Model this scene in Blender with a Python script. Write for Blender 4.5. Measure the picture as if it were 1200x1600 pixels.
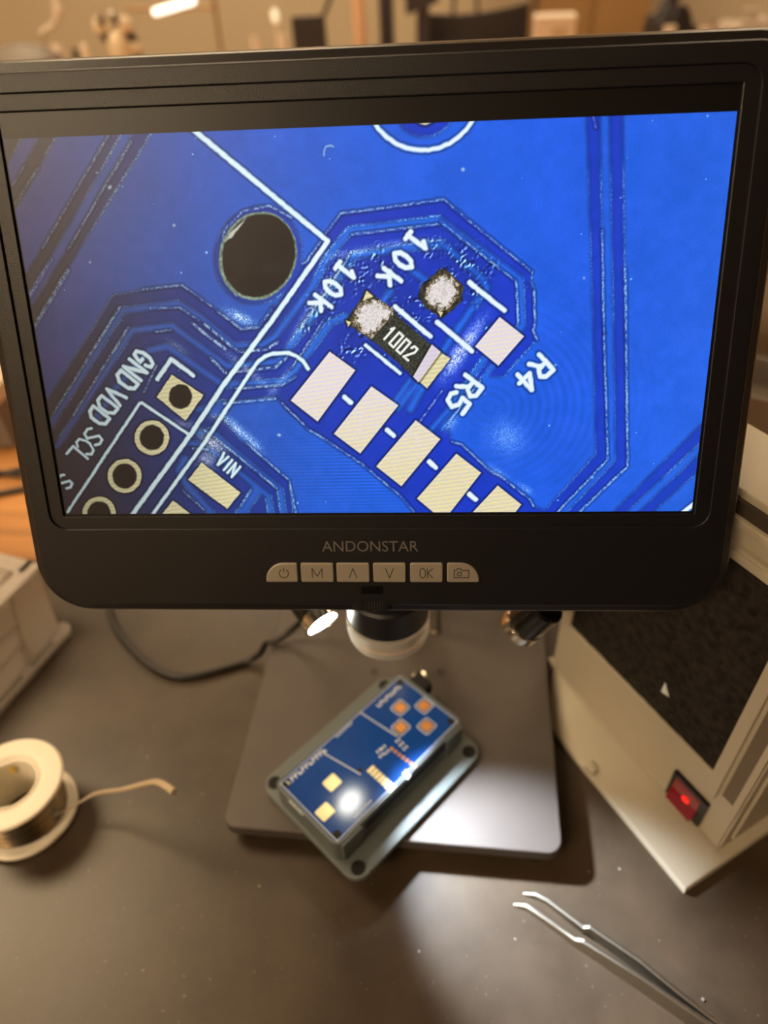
import bpy, bmesh, math, random
import numpy as np
from mathutils import Vector, Matrix

# ------------------------------------------------------------------ scene, camera, world, exposure
for o in list(bpy.data.objects):
    bpy.data.objects.remove(o, do_unlink=True)
scene = bpy.context.scene
COL = scene.collection
vs = scene.view_settings
vs.view_transform = 'Standard'; vs.look = 'None'; vs.gamma = 1.0; vs.exposure = 0.0
vs.use_curve_mapping = False

CAM_POS = Vector((0.0155339, -0.1941197, 0.3579148))
YAW, PITCH, ROLL = -0.13969, 0.712113, 0.0574116
cam_d = bpy.data.cameras.new('phone_camera')
cam = bpy.data.objects.new('phone_camera', cam_d)
COL.objects.link(cam)
fwd = Vector((math.sin(YAW) * math.cos(PITCH), math.cos(YAW) * math.cos(PITCH), -math.sin(PITCH)))
rgt = Vector((math.cos(YAW), -math.sin(YAW), 0))
dwn = fwd.cross(rgt)
r2 = math.cos(ROLL) * rgt + math.sin(ROLL) * dwn
d2 = -math.sin(ROLL) * rgt + math.cos(ROLL) * dwn
M = Matrix((r2, -d2, -fwd)).transposed().to_4x4()
M.translation = CAM_POS
cam.matrix_world = M
cam_d.sensor_fit = 'VERTICAL'
cam_d.sensor_height = 32.0
cam_d.lens = 1110 / 1600 * 32.0
cam_d.clip_start = 0.01
cam_d.clip_end = 50
cam_d.dof.use_dof = True
cam_d.dof.focus_distance = 0.236
cam_d.dof.aperture_fstop = cam_d.lens / 4.0          # 4.0 mm entrance pupil
scene.camera = cam

world = bpy.data.worlds.new('room_air')
scene.world = world
world.use_nodes = True
bg = world.node_tree.nodes['Background']
bg.inputs[0].default_value = (1.0, 0.80, 0.58, 1)
bg.inputs[1].default_value = 0.05

rnd = random.Random(4)

# ------------------------------------------------------------------ helpers
def srgb(r, g, b):
    f = lambda c: (c / 255 / 12.92) if c / 255 <= .04045 else ((c / 255 + .055) / 1.055) ** 2.4
    return (f(r), f(g), f(b), 1)

MATS = {}
def mat(name, col, rough=.5, metal=0., spec=.5, bump=0., bscale=200., var=0., vscale=60., trans=0., ior=1.45, emit=None, estr=0., coat=0., sss=0.):
    if name in MATS:
        return MATS[name]
    m = bpy.data.materials.new(name)
    m.use_nodes = True
    nt = m.node_tree
    b = nt.nodes['Principled BSDF']
    c = col if len(col) == 4 else srgb(*col)
    b.inputs['Base Color'].default_value = c
    b.inputs['Roughness'].default_value = rough
    b.inputs['Metallic'].default_value = metal
    b.inputs['Specular IOR Level'].default_value = spec
    b.inputs['IOR'].default_value = ior
    b.inputs['Transmission Weight'].default_value = trans
    b.inputs['Coat Weight'].default_value = coat
    if sss:
        b.inputs['Subsurface Weight'].default_value = sss
        b.inputs['Subsurface Radius'].default_value = (1, .9, .8)
        b.inputs['Subsurface Scale'].default_value = .004
    if emit:
        b.inputs['Emission Color'].default_value = emit if len(emit) == 4 else srgb(*emit)
        b.inputs['Emission Strength'].default_value = estr
    tc = nt.nodes.new('ShaderNodeTexCoord')
    if var:
        n = nt.nodes.new('ShaderNodeTexNoise')
        n.inputs['Scale'].default_value = vscale
        n.inputs['Detail'].default_value = 6
        r = nt.nodes.new('ShaderNodeValToRGB')
        r.color_ramp.elements[0].position = .3; r.color_ramp.elements[1].position = .7
        r.color_ramp.elements[0].color = tuple(x * (1 - var) for x in c[:3]) + (1,)
        r.color_ramp.elements[1].color = tuple(min(1, x * (1 + var)) for x in c[:3]) + (1,)
        nt.links.new(tc.outputs['Object'], n.inputs['Vector'])
        nt.links.new(n.outputs['Fac'], r.inputs['Fac'])
        nt.links.new(r.outputs['Color'], b.inputs['Base Color'])
    if bump:
        n = nt.nodes.new('ShaderNodeTexNoise')
        n.inputs['Scale'].default_value = bscale
        n.inputs['Detail'].default_value = 4
        bp = nt.nodes.new('ShaderNodeBump')
        bp.inputs['Strength'].default_value = bump
        bp.inputs['Distance'].default_value = .0004
        nt.links.new(tc.outputs['Object'], n.inputs['Vector'])
        nt.links.new(n.outputs['Fac'], bp.inputs['Height'])
        nt.links.new(bp.outputs['Normal'], b.inputs['Normal'])
    MATS[name] = m
    return m

def finish(name, bm, m, parent=None, smooth=True, world_m=None, angle=35):
    """mesh in millimetres -> one object in metres"""
    bmesh.ops.recalc_face_normals(bm, faces=bm.faces)
    bmesh.ops.scale(bm, vec=(.001, .001, .001), verts=bm.verts)
    me = bpy.data.meshes.new(name)
    bm.to_mesh(me); bm.free()
    if m: me.materials.append(m)
    if smooth:
        me.shade_smooth()
        try: me.set_sharp_from_angle(angle=math.radians(angle))
        except Exception: pass
    o = bpy.data.objects.new(name, me)
    COL.objects.link(o)
    if smooth:
        wn = o.modifiers.new('even_normals', 'WEIGHTED_NORMAL'); wn.keep_sharp = True
    if world_m is not None: o.matrix_world = world_m
    if parent is not None: o.parent = parent
    return o

def tag(o, label, cat=None, group=None, kind=None):
    o['label'] = label
    if cat: o['category'] = cat
    if group: o['group'] = group
    if kind: o['kind'] = kind
    return o

def empty(name, loc, label, cat, rz=0., group=None, mw=None):
    o = bpy.data.objects.new(name, None)
    o.empty_display_size = .02
    COL.objects.link(o)
    if mw is not None: o.matrix_world = mw
    else:
        o.location = loc; o.rotation_euler = (0, 0, rz)
    return tag(o, label, cat, group)

def struct(o, label=None):
    o['kind'] = 'structure'
    if label: o['label'] = label
    return o

def box(bm, x0, x1, y0, y1, z0, z1, bev=0., seg=2):
    r = bmesh.ops.create_cube(bm, size=1)
    vs_ = r['verts']
    for v in vs_:
        v.co = Vector(((x0 + x1) / 2 + v.co.x * (x1 - x0), (y0 + y1) / 2 + v.co.y * (y1 - y0), (z0 + z1) / 2 + v.co.z * (z1 - z0)))
    if bev:
        es = list({e for v in vs_ for e in v.link_edges})
        bmesh.ops.bevel(bm, geom=es, offset=bev, segments=seg, profile=.5, affect='EDGES', clamp_overlap=True)
    return bm

def NB(): return bmesh.new()

def rrect(x0, x1, y0, y1, r, n=6):
    """rounded rectangle; r one radius or (bl, br, tr, tl)"""
    if not isinstance(r, (tuple, list)): r = (r,) * 4
    pts = []
    for (cx, cy, a0, q) in ((x0 + r[0], y0 + r[0], 180, r[0]), (x1 - r[1], y0 + r[1], 270, r[1]), (x1 - r[2], y1 - r[2], 0, r[2]), (x0 + r[3], y1 - r[3], 90, r[3])):
        for i in range(n + 1):
            a = math.radians(a0 + 90 * i / n)
            pts.append((cx + q * math.cos(a), cy + q * math.sin(a)))
    return pts

def loft(bm, loops, cap0=True, cap1=True, closed=True):
    """loops: equally long lists of 3-D points"""
    V = [[bm.verts.new(p) for p in L] for L in loops]
    n = len(V[0])
    for a, b in zip(V[:-1], V[1:]):
        for i in range(n if closed else n - 1):
            j = (i + 1) % n
            bm.faces.new((a[i], a[j], b[j], b[i]))
    if cap0: bm.faces.new(V[0][::-1])
    if cap1: bm.faces.new(V[-1])
    return V

def prism(bm, pts, z0, z1, bev=0., seg=3):
    """extruded outline with an eased top and bottom edge"""
    if not bev:
        return loft(bm, [[(x, y, z0) for x, y in pts], [(x, y, z1) for x, y in pts]])
    def inset(d):
        n = len(pts); out = []
        A = sum(pts[i][0] * pts[(i + 1) % n][1] - pts[(i + 1) % n][0] * pts[i][1] for i in range(n))
        s = 1 if A > 0 else -1
        for i in range(n):
            p0, p1, p2 = Vector(pts[i - 1]), Vector(pts[i]), Vector(pts[(i + 1) % n])
            a = (p1 - p0); b = (p2 - p1)
            if a.length < 1e-6: a = b
            if b.length < 1e-6: b = a
            a.normalize(); b.normalize()
            m = Vector((-(a.y + b.y), a.x + b.x)) * s
            if m.length < 1e-6: m = Vector((-a.y, a.x)) * s
            m.normalize()
            k = max(.4, m.dot(Vector((-a.y, a.x)) * s))
            q = p1 + m * d / k
            out.append((q.x, q.y))
        return out
    L = []
    for i in range(seg + 1):
        a = math.pi / 2 * i / seg
        L.append([(x, y, z0 + bev * (1 - math.sin(a))) for x, y in inset(bev * (1 - math.sin(a)) if False else bev * (1 - math.sin(a)))])
    L2 = []
    for i in range(seg + 1):
        a = math.pi / 2 * i / seg
        L2.append([(x, y, z1 - bev * (1 - math.cos(a))) for x, y in inset(bev * (1 - math.cos(a)))][:] if False else [(x, y, z1 - bev + bev * math.sin(a)) for x, y in inset(bev * (1 - math.cos(a)))])
    L1 = []
    for i in range(seg + 1):
        a = math.pi / 2 * (1 - i / seg)
        L1.append([(x, y, z0 + bev - bev * math.sin(a)) for x, y in inset(bev * (1 - math.cos(a)))])
    return loft(bm, L1 + L2)

def lathe(bm, prof, n=48, c=(0, 0, 0), cap0=False, cap1=False):
    loops = []
    for r, z in prof:
        loops.append([(c[0] + r * math.cos(2 * math.pi * i / n), c[1] + r * math.sin(2 * math.pi * i / n), c[2] + z) for i in range(n)])
    return loft(bm, loops, cap0, cap1)

def spline(pts, k=8):
    P = [Vector(p) for p in pts]
    out = []
    for i in range(len(P) - 1):
        p0 = P[i - 1] if i else P[0] * 2 - P[1]
        p1, p2 = P[i], P[i + 1]
        p3 = P[i + 2] if i + 2 < len(P) else P[-1] * 2 - P[-2]
        for j in range(k):
            t = j / k
            out.append(.5 * ((2 * p1) + (p2 - p0) * t + (2 * p0 - 5 * p1 + 4 * p2 - p3) * t * t + (3 * p1 - p0 - 3 * p2 + p3) * t ** 3))
    out.append(P[-1])
    return out

def tube(bm, pts, r, n=10, caps=True):
    P = [Vector(p) for p in pts]
    R = r if isinstance(r, (list, tuple)) else [r] * len(P)
    up = Vector((0, 0, 1))
    loops = []
    nrm = None
    for i, p in enumerate(P):
        t = (P[min(i + 1, len(P) - 1)] - P[max(i - 1, 0)]).normalized()
        if nrm is None:
            nrm = t.cross(up)
            if nrm.length < 1e-3: nrm = t.cross(Vector((1, 0, 0)))
        nrm = (nrm - t * nrm.dot(t)).normalized()
        b = t.cross(nrm)
        loops.append([tuple(p + (nrm * math.cos(2 * math.pi * k / n) + b * math.sin(2 * math.pi * k / n)) * R[i]) for k in range(n)])
    return loft(bm, loops, caps, caps)

def frame_m(o, ex, ey, ez):
    m = Matrix((ex, ey, ez)).transposed().to_4x4()
    m.translation = o
    return m

def part(name, fn, m, parent, label=None, mw=None, smooth=True, angle=35):
    bm = NB(); fn(bm)
    o = finish(name, bm, m, parent, smooth, None, angle)
    if mw is not None: o.matrix_local = mw
    if label: o['label'] = label
    return o

def text_mesh(bm, s, x0, x1, y0, y1, z, depth=.05):
    """lettering fitted to a rectangle (mm)"""
    cu = bpy.data.curves.new('lettering', 'FONT')
    cu.body = s; cu.resolution_u = 4; cu.extrude = 0
    ob = bpy.data.objects.new('lettering', cu)
    COL.objects.link(ob)
    bpy.context.view_layer.update()
    dg = bpy.context.evaluated_depsgraph_get()
    me = ob.evaluated_get(dg).to_mesh()
    co = [v.co.copy() for v in me.vertices]
    ax, bx = min(c.x for c in co), max(c.x for c in co)
    ay, by = min(c.y for c in co), max(c.y for c in co)
    V = [bm.verts.new((x0 + (c.x - ax) / (bx - ax) * (x1 - x0), y0 + (c.y - ay) / (by - ay) * (y1 - y0), z)) for c in co]
    fs = []
    for p in me.polygons:
        try: fs.append(bm.faces.new([V[i] for i in p.vertices]))
        except ValueError: pass
    bpy.data.objects.remove(ob, do_unlink=True)
    bpy.data.curves.remove(cu)
    r = bmesh.ops.extrude_face_region(bm, geom=fs)
    for v in r['geom']:
        if isinstance(v, bmesh.types.BMVert): v.co.z += depth

def stroke(bm, pts, w, z, h):
    """flat bar following a polyline in the xy plane"""
    for a, b in zip(pts[:-1], pts[1:]):
        a, b = Vector(a), Vector(b)
        t = (b - a)
        if t.length < 1e-6: continue
        t.normalize(); n = Vector((-t.y, t.x)) * w / 2
        a2, b2 = a - t * w * .4, b + t * w * .4
        q = [a2 + n, a2 - n, b2 - n, b2 + n]
        loft(bm, [[(v.x, v.y, z) for v in q], [(v.x, v.y, z + h) for v in q]])

# ------------------------------------------------------------------ materials
black_plastic = mat('black_plastic', (10, 12, 19), .42, spec=.5, bump=.2, bscale=2500)
black_gloss = mat('black_gloss', (12, 12, 13), .2)
glass_black = mat('glass_black', (8, 9, 13), .4, spec=.4)
silver_key = mat('silver_key', (146, 139, 129), .42, metal=.25, bump=.15, bscale=3000)
ink_grey = mat('ink_grey', (92, 88, 86), .6)
engrave = mat('engrave', (52, 50, 47), .6)
base_metal = mat('base_metal', (74, 68, 64), .42, metal=.15, bump=.35, bscale=2600, var=.06, vscale=40)
rubber = mat('rubber', (14, 14, 14), .8)
chrome = mat('chrome', (200, 195, 185), .14, metal=1.)
steel = mat('steel', (190, 184, 172), .26, metal=1., bump=.1, bscale=900)
acrylic = mat('acrylic', (250, 249, 246), .1, trans=.94, ior=1.45)
beige = mat('beige', (164, 156, 138), .42, bump=.12, bscale=1800, var=.03, vscale=30)
beige_side = beige
foam = mat('foam', (38, 34, 31), .95, spec=.15, bump=1., bscale=1500, var=.55, vscale=260)
red_lens = mat('red_lens', (84, 5, 7), .18, emit=(255, 20, 12), estr=.07, coat=.6)
red_glow = mat('red_glow', (200, 30, 24), .3, emit=(255, 40, 26), estr=.85)
white_plastic = mat('white_plastic', (232, 224, 206), .38, sss=.25)
solder_wire = mat('solder_wire', (190, 180, 162), .24, metal=1., bump=.2, bscale=400)
box_grey = mat('box_grey', (88, 96, 96), .5, bump=.3, bscale=1400)
mask_blue = mat('mask_blue', (20, 62, 132), .16, spec=.6, var=.08, vscale=50)
gold = mat('gold', (214, 150, 84), .35, metal=.5)
pad_tin = mat('pad_tin', (226, 214, 160), .35, metal=.25)
silk_white = mat('silk_white', (206, 214, 216), .6)
cable_black = mat('cable_black', (16, 15, 15), .45)
clear_pp = mat('clear_pp', (214, 208, 202), .36, trans=.3, ior=1.15, bump=.2, bscale=300)
def translucent(m, w, col):
    nt = m.node_tree; out = nt.nodes['Material Output']; b = nt.nodes['Principled BSDF']
    t = nt.nodes.new('ShaderNodeBsdfTranslucent'); t.inputs['Color'].default_value = col
    x = nt.nodes.new('ShaderNodeMixShader'); x.inputs[0].default_value = w
    nt.links.new(b.outputs[0], x.inputs[1]); nt.links.new(t.outputs[0], x.inputs[2]); nt.links.new(x.outputs[0], out.inputs['Surface'])
translucent(clear_pp, .45, srgb(244, 240, 234))
lamp_white = mat('lamp_white', (255, 255, 250), .3, emit=(255, 255, 240), estr=55.)

def wood_mat(name, col, scale=3.):
    m = mat(name, col, .42)
    nt = m.node_tree; b = nt.nodes['Principled BSDF']
    tc = nt.nodes.new('ShaderNodeTexCoord'); mp = nt.nodes.new('ShaderNodeMapping')
    mp.inputs['Scale'].default_value = (scale, scale * 14, scale)
    n = nt.nodes.new('ShaderNodeTexNoise'); n.inputs['Scale'].default_value = 2.5; n.inputs['Detail'].default_value = 8
    r = nt.nodes.new('ShaderNodeValToRGB')
    c = srgb(*col)
    r.color_ramp.elements[0].color = tuple(x * .72 for x in c[:3]) + (1,); r.color_ramp.elements[0].position = .35
    r.color_ramp.elements[1].color = tuple(x * 1.15 for x in c[:3]) + (1,); r.color_ramp.elements[1].position = .68
    nt.links.new(tc.outputs['Object'], mp.inputs[0]); nt.links.new(mp.outputs[0], n.inputs['Vector'])
    nt.links.new(n.outputs['Fac'], r.inputs['Fac']); nt.links.new(r.outputs['Color'], b.inputs['Base Color'])
    return m
oak = wood_mat('oak', (196, 138, 78))
wall_paint = mat('wall_paint', (198, 180, 152), .85, bump=.1, bscale=60)
ceil_paint = mat('ceil_paint', (214, 206, 192), .9)
floor_mat = mat('floor_vinyl', (120, 104, 86), .5, var=.12, vscale=3)
tube_light = mat('tube_light', (255, 240, 215), .5, emit=(1.0, .74, .44, 1), estr=21.)

tube_near = mat('tube_near', (255, 240, 215), .5, emit=(1.0, .74, .46, 1), estr=38.)
tube_far = mat('tube_far', (255, 240, 215), .5, emit=(1.0, .77, .5, 1), estr=14.)

def bench_mat():
    """worn black bench surface: smears and dust change colour and gloss"""
    m = mat('bench_black', (50, 46, 43), .34)
    nt = m.node_tree; b = nt.nodes['Principled BSDF']
    tc = nt.nodes.new('ShaderNodeTexCoord')
    n1 = nt.nodes.new('ShaderNodeTexNoise'); n1.inputs['Scale'].default_value = 12; n1.inputs['Detail'].default_value = 9; n1.inputs['Roughness'].default_value = .62
    n2 = nt.nodes.new('ShaderNodeTexNoise'); n2.inputs['Scale'].default_value = 420; n2.inputs['Detail'].default_value = 2
    r1 = nt.nodes.new('ShaderNodeValToRGB')
    r1.color_ramp.elements[0].position = .36; r1.color_ramp.elements[1].position = .74
    r1.color_ramp.elements[0].color = srgb(48, 39, 30); r1.color_ramp.elements[1].color = srgb(75, 63, 49)
    r2 = nt.nodes.new('ShaderNodeValToRGB')
    r2.color_ramp.elements[0].position = .70; r2.color_ramp.elements[1].position = .82
    mx = nt.nodes.new('ShaderNodeMixRGB'); mx.inputs[2].default_value = srgb(120, 112, 102)
    rr = nt.nodes.new('ShaderNodeMapRange'); rr.inputs['To Min'].default_value = .27; rr.inputs['To Max'].default_value = .46
    for n in (n1, n2): nt.links.new(tc.outputs['Object'], n.inputs['Vector'])
    nt.links.new(n1.outputs['Fac'], r1.inputs['Fac']); nt.links.new(n2.outputs['Fac'], r2.inputs['Fac'])
    nt.links.new(r2.outputs['Color'], mx.inputs[0]); nt.links.new(r1.outputs['Color'], mx.inputs[1])
    nt.links.new(mx.outputs[0], b.inputs['Base Color'])
    nt.links.new(n1.outputs['Fac'], rr.inputs['Value']); nt.links.new(rr.outputs[0], b.inputs['Roughness'])
    return m
bench_black = bench_mat()

# ------------------------------------------------------------------ the room
RX0, RX1, RY0, RY1, RZ0, RZ1 = -3600, 3200, -3000, 3300, -780, 1900
def slab(name, x0, x1, y0, y1, z0, z1, m, label):
    bm = NB(); box(bm, x0, x1, y0, y1, z0, z1)
    return struct(finish(name, bm, m, smooth=False), label)
slab('floor', RX0, RX1, RY0, RY1, RZ0 - 60, RZ0, floor_mat, 'brown vinyl laboratory floor')
slab('ceiling', RX0, RX1, RY0, RY1, RZ1, RZ1 + 60, ceil_paint, 'pale ceiling of the laboratory')
slab('wall_back', RX0, RX1, RY1, RY1 + 80, RZ0, RZ1, wall_paint, 'beige painted wall behind the benches')
slab('wall_front', RX0, RX1, RY0 - 80, RY0, RZ0, RZ1, wall_paint, 'beige painted wall behind the camera')
slab('wall_left', RX0 - 80, RX0, RY0, RY1, RZ0, RZ1, wall_paint, 'beige painted wall on the left')
slab('wall_right', RX1, RX1 + 80, RY0, RY1, RZ0, RZ1, wall_paint, 'beige painted wall on the right')

PANELS = [(-1350, -1900, 'ceiling light panel behind the camera on the left'), (-1500, 500, 'ceiling light panel over the left end of the bench'),
          (-900, 2200, 'ceiling light panel over the far bench on the left'), (1300, 2200, 'ceiling light panel over the far bench on the right')]
for x, y, lab in PANELS:
    t = empty('ceiling_light', (x / 1000, y / 1000, RZ1 / 1000), lab, 'ceiling light', group='ceiling light panels')
    part('housing', lambda bm: box(bm, -630, 630, -330, 330, -40, 0, 6), ceil_paint, t)
    part('diffuser', lambda bm: box(bm, -590, 590, -290, 290, -46, -38, 2), tube_far if y > 1000 else tube_light if y > 0 else tube_near, t, 'glowing warm white diffuser')

# unseen dark cupboards, added so the right half of the screen frame reflects dark
cup_m = mat('added_cupboard_dark', (38, 36, 38), .5)
cup = empty('added_cupboard_row', (1.1, RY0 / 1000 + .26, RZ0 / 1000), 'row of tall dark cupboards added unseen behind the camera to darken the frame reflection', 'cupboard')
part('carcass', lambda bm: box(bm, -1900, 1900, -250, 250, 60, 2000, 4), cup_m, cup)
part('plinth', lambda bm: box(bm, -1880, 1880, -230, 230, 0, 60), rubber, cup)
for k in range(6):
    dr = part('door', lambda bm: box(bm, -1890 + k * 632, -1890 + k * 632 + 620, 250, 270, 70, 1990, 3), cup_m, cup)
    part('handle', lambda bm: tube(bm, [(-1890 + k * 632 + 560, 285, 950), (-1890 + k * 632 + 560, 285, 1150)], 6, 8), steel, dr)

# ------------------------------------------------------------------ bench
bench = empty('workbench', (0, .2, RZ0 / 1000), 'long wooden workbench that carries everything in front', 'workbench')
part('bench_top', lambda bm: box(bm, -1100, 900, -420, 232, 745, 777, 3), oak, bench)
for sx, sy in ((-1060, -380), (-1060, 190), (860, -380), (860, 190)):
    part('leg', lambda bm, sx=sx, sy=sy: box(bm, sx - 30, sx + 30, sy - 30, sy + 30, 0, 745, 3), steel, bench)
bm = NB(); prism(bm, rrect(-640, 620, -215, 150, 12), -3, 0, .8)
tag(finish('bench_mat', bm, bench_black), 'worn black work mat covering the wooden bench', 'mat')

# ------------------------------------------------------------------ digital microscope
scope = empty('digital_microscope', (-.0134, .05, 0), 'black digital microscope with large lit screen showing a blue circuit board', 'microscope')
bpy.context.view_layer.update()
SI = scope.matrix_world.inverted()
def sp(name, fn, m, label=None, smooth=True, angle=35, parent=None):      # a part given in world millimetres
    bm = NB(); fn(bm)
    o = finish(name, bm, m, None, smooth, None, angle)
    o.parent = parent or scope
    o.matrix_local = SI if parent is None else Matrix.Identity(4)
    if label: o['label'] = label
    return o

sp('base_plate', lambda bm: prism(bm, rrect(-95.9, 69.3, -41.3, 128, 7), 8, 16, 1.0), base_metal, 'dark grey metal base plate with rounded corners')
for x, y in ((-84, -30), (57, -30), (-84, 116), (57, 116)):
    sp('rubber_foot', lambda bm, x=x, y=y: lathe(bm, [(0, 0), (8, 0), (9, 1), (9, 8.5), (0, 8.5)], 24, (x, y, 0)), rubber)
for x, y in ((-30.6, 55.5), (8.4, 58.3)):
    sp('base_screw', lambda bm, x=x, y=y: lathe(bm, [(0, 15.6), (1.1, 15.8), (1.9, 16.3), (2.1, 15.4)], 16, (x, y, 0)), black_gloss)
sp('base_socket', lambda bm: lathe(bm, [(2.4, 15.8), (2.6, 17), (3.6, 17.4), (4.4, 16.9), (4.6, 15.8)], 24, (-4.3, 54.2, 0)), steel, 'small round metal socket in the base plate')
sp('support_rod', lambda bm: lathe(bm, [(0, 16), (3.4, 16), (3.4, 17), (3., 17.5), (3., 168), (0, 168)], 24, (4, 89, 0)), steel, 'slim bare metal rod behind the lens')
sp('column', lambda bm: lathe(bm, [(0, 16), (16, 16), (16, 20), (11, 24), (11, 300), (10, 302), (0, 302)], 32, (-14, 112, 0)), steel)
sp('carriage', lambda bm: box(bm, -36, 8, 62, 132, 196, 246, 5), black_plastic)
sp('mount_arm', lambda bm: box(bm, -32, 4, 22, 70, 205, 240, 3), black_plastic)
sp('lens_mount', lambda bm: box(bm, -31, 4, 6, 32, 152, 210, 3), black_plastic)
for s in (-1, 1):
    sp('focus_knob', lambda bm, s=s: tube(bm, [(-14 + s * 22, 112, 222), (-14 + s * 30, 112, 222), (-14 + s * 44, 112, 222)], [9, 15, 15], 28), black_plastic)

# lens
LX, LY = -13.6, 8.0
sp('lens_barrel', lambda bm: lathe(bm, [(0, 125.2), (12, 125.2), (16.8, 125.2), (17.4, 126), (17.4, 140), (16.2, 141), (16.2, 156), (14, 160), (0, 160)], 56, (LX, LY, 0)), black_plastic, 'black lens barrel under the screen')
sp('light_ring', lambda bm: lathe(bm, [(9, 125), (17.5, 125), (18.1, 124.6), (18.1, 116.5), (17.6, 115.8), (17.6, 113.6), (16.8, 112.3), (15.6, 112), (9.6, 112), (9, 112.6), (9, 125)], 64, (LX, LY, 0)), mat('frosted', (226, 224, 220), .22, trans=.75, ior=1.4), 'frosted clear ring round the tip of the lens')
sp('front_lens', lambda bm: lathe(bm, [(0, 119.2), (5, 119.6), (8.6, 121), (8.6, 124.8), (0, 124.8)], 40, (LX, LY, 0)), black_gloss)

def lamp(name, c, aim, R, length, lit, label):
    c, aim = Vector(c), Vector(aim)
    z = (c - aim).normalized()                     # axis pointing back, away from the light
    x = Vector((0, 0, 1)).cross(z).normalized(); y = z.cross(x)
    m = frame_m(c * .001, x, y, z)
    bm = NB()
    lathe(bm, [(R - 1.4, .8), (R - 1.2, 0), (R - .3, 0), (R, .4), (R, 4.6), (R - .3, 5), (R - .9, 5.2), (R - .9, 6)], 40)
    head = finish(name, bm, chrome); head.parent = scope; head.matrix_local = SI @ m; head['label'] = label
    bm = NB(); lathe(bm, [(R - 1.1, 5.6), (R - .4, 6), (R - .4, length - 1), (R - 1.4, length), (3.5, length), (2.6, length + 6), (0, length + 6)], 40)
    b = finish('lamp_sleeve', bm, black_gloss); b.parent = head
    bm = NB(); lathe(bm, [(0, .55), (R * .6, .6), (R - 1.4, .9), (R - 1.4, 2), (0, 2)], 40)
    l = finish('lamp_lens', bm, lamp_white if lit else acrylic); l.parent = head
    l['label'] = 'round glowing white lamp face' if lit else 'round clear lamp face'
    return head, m, z
HL, ML, ZL = lamp('lamp_head', (-43, 7, 115.5), (-43 + 62, 7 - 68, 115.5 - 30), 8.6, 20, True, 'small metal lamp head shining onto the base plate')
HR, MR, ZR = lamp('lamp_head', (44.5, 20, 104), (2, 30, 22), 9.2, 22, False, 'chrome rimmed lamp head with lettered sleeve right of the lens')
bm = NB()
text_mesh(bm, 'UHE 7N01', -8, 8, -1.6, 1.6, 0, .05)
for v in bm.verts:                                  # wrap the lettering round the sleeve
    a = v.co.x / 8.9 - math.pi / 2; v.co = Vector(((8.85 + v.co.z) * math.cos(a), (8.85 + v.co.z) * math.sin(a), 9.4 + v.co.y))
tx = finish('sleeve_lettering', bm, silk_white, smooth=False); tx.parent = HR
for z, pts, c in ((ZL, [(-62, 92, 190), (-70, 118, 120), (-66, 122, 40), (-60, 121, 16)], (-43, 7, 115.5)), (ZR, [(58, 70, 180), (56, 112, 120), (52, 120, 40), (50, 121, 16)], (44.5, 20, 104))):
    a = Vector(c) + z * 24
    sp('gooseneck', lambda bm: tube(bm, spline([tuple(a), tuple(a + z * 22)] + pts, 10), 2.6, 12), steel, 'bendable metal arm of the lamp')
ld = bpy.data.lights.new('lamp_beam', 'SPOT')
ld.energy = 12.0; ld.color = (.80, .89, 1.0); ld.spot_size = math.radians(47); ld.spot_blend = 1.0; ld.shadow_soft_size = .005
lo = bpy.data.objects.new('lamp_beam', ld); COL.objects.link(lo)
lo.parent = HL
bpy.context.view_layer.update()
bd = (Vector((.050, -.054, .010)) - Vector((-.043, .007, .1155))).normalized()        # the lens throws the beam down onto the base
bx_ = Vector((0, 0, 1)).cross(-bd).normalized()
lo.matrix_world = frame_m(HL.matrix_world.translation + (HL.matrix_world.to_3x3() @ Vector((0, 0, -.0012))), bx_, (-bd).cross(bx_), -bd)

# monitor, in its own frame: x right, y up, z out of the screen
TILT, SYAW = 0.4048516, 0.0593437
ex = Vector((math.cos(SYAW), math.sin(SYAW), 0))
ey = Matrix.Rotation(SYAW, 3, 'Z') @ Vector((0, math.sin(TILT), math.cos(TILT)))
ez = ex.cross(ey)
MON = SI @ frame_m(Vector((-0.01714, 0.01788, 0.24995)), ex, ey, ez)
def mp_(name, fn, m, label=None, smooth=True, angle=35, parent=None):
    bm = NB(); fn(bm)
    o = finish(name, bm, m, None, smooth, None, angle)
    o.parent = parent or scope
    o.matrix_local = MON if parent is None else Matrix.Identity(4)
    if label: o['label'] = label
    return o
def ring_frame(bm, outer, inner, z0, z1, ease=.25):
    O = lambda z: [(x, y, z) for x, y in outer]
    I = lambda z: [(x, y, z) for x, y in inner]
    loft(bm, [O(z0), O(z1), I(z1), I(z0), O(z0)], False, False)
OX, OB, OT = 128.2, -101.8, 84.4
def outl(i, n=10): return rrect(-OX + i, OX - i, OB + i, OT - i, (max(1, 21 - i), max(1, 21 - i), max(1, 13 - i), max(1, 13 - i)), n)
def in1(i=0, n=10): return rrect(-116.6 - i, 116.6 + i, -66.7 - i, 73.4 + i, 6 + i, n)
def shell(bm):
    L = [[(x, y, z) for x, y in outl(i)] for i, z in ((6.2, 1.6), (5.6, 1.45), (5.2, 1.0), (5.0, .4), (4.8, .3), (2.4, -.9))]
    front = [[(x, y, z) for x, y in in1(0)] for z in (-.5, 1.35)] + [[(x, y, 1.6) for x, y in in1(.25)]]
    loft(bm, front + L, False, False)
    B = [[(x, y, z) for x, y in outl(i)] for i, z in ((.2, -7), (0, -8), (0, -10), (2.2, -13), (6, -15), (12, -16))]
    loft(bm, B, False, True)
mp_('monitor_housing', shell, black_plastic, 'matt black plastic monitor housing with rounded corners', angle=28)
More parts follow.
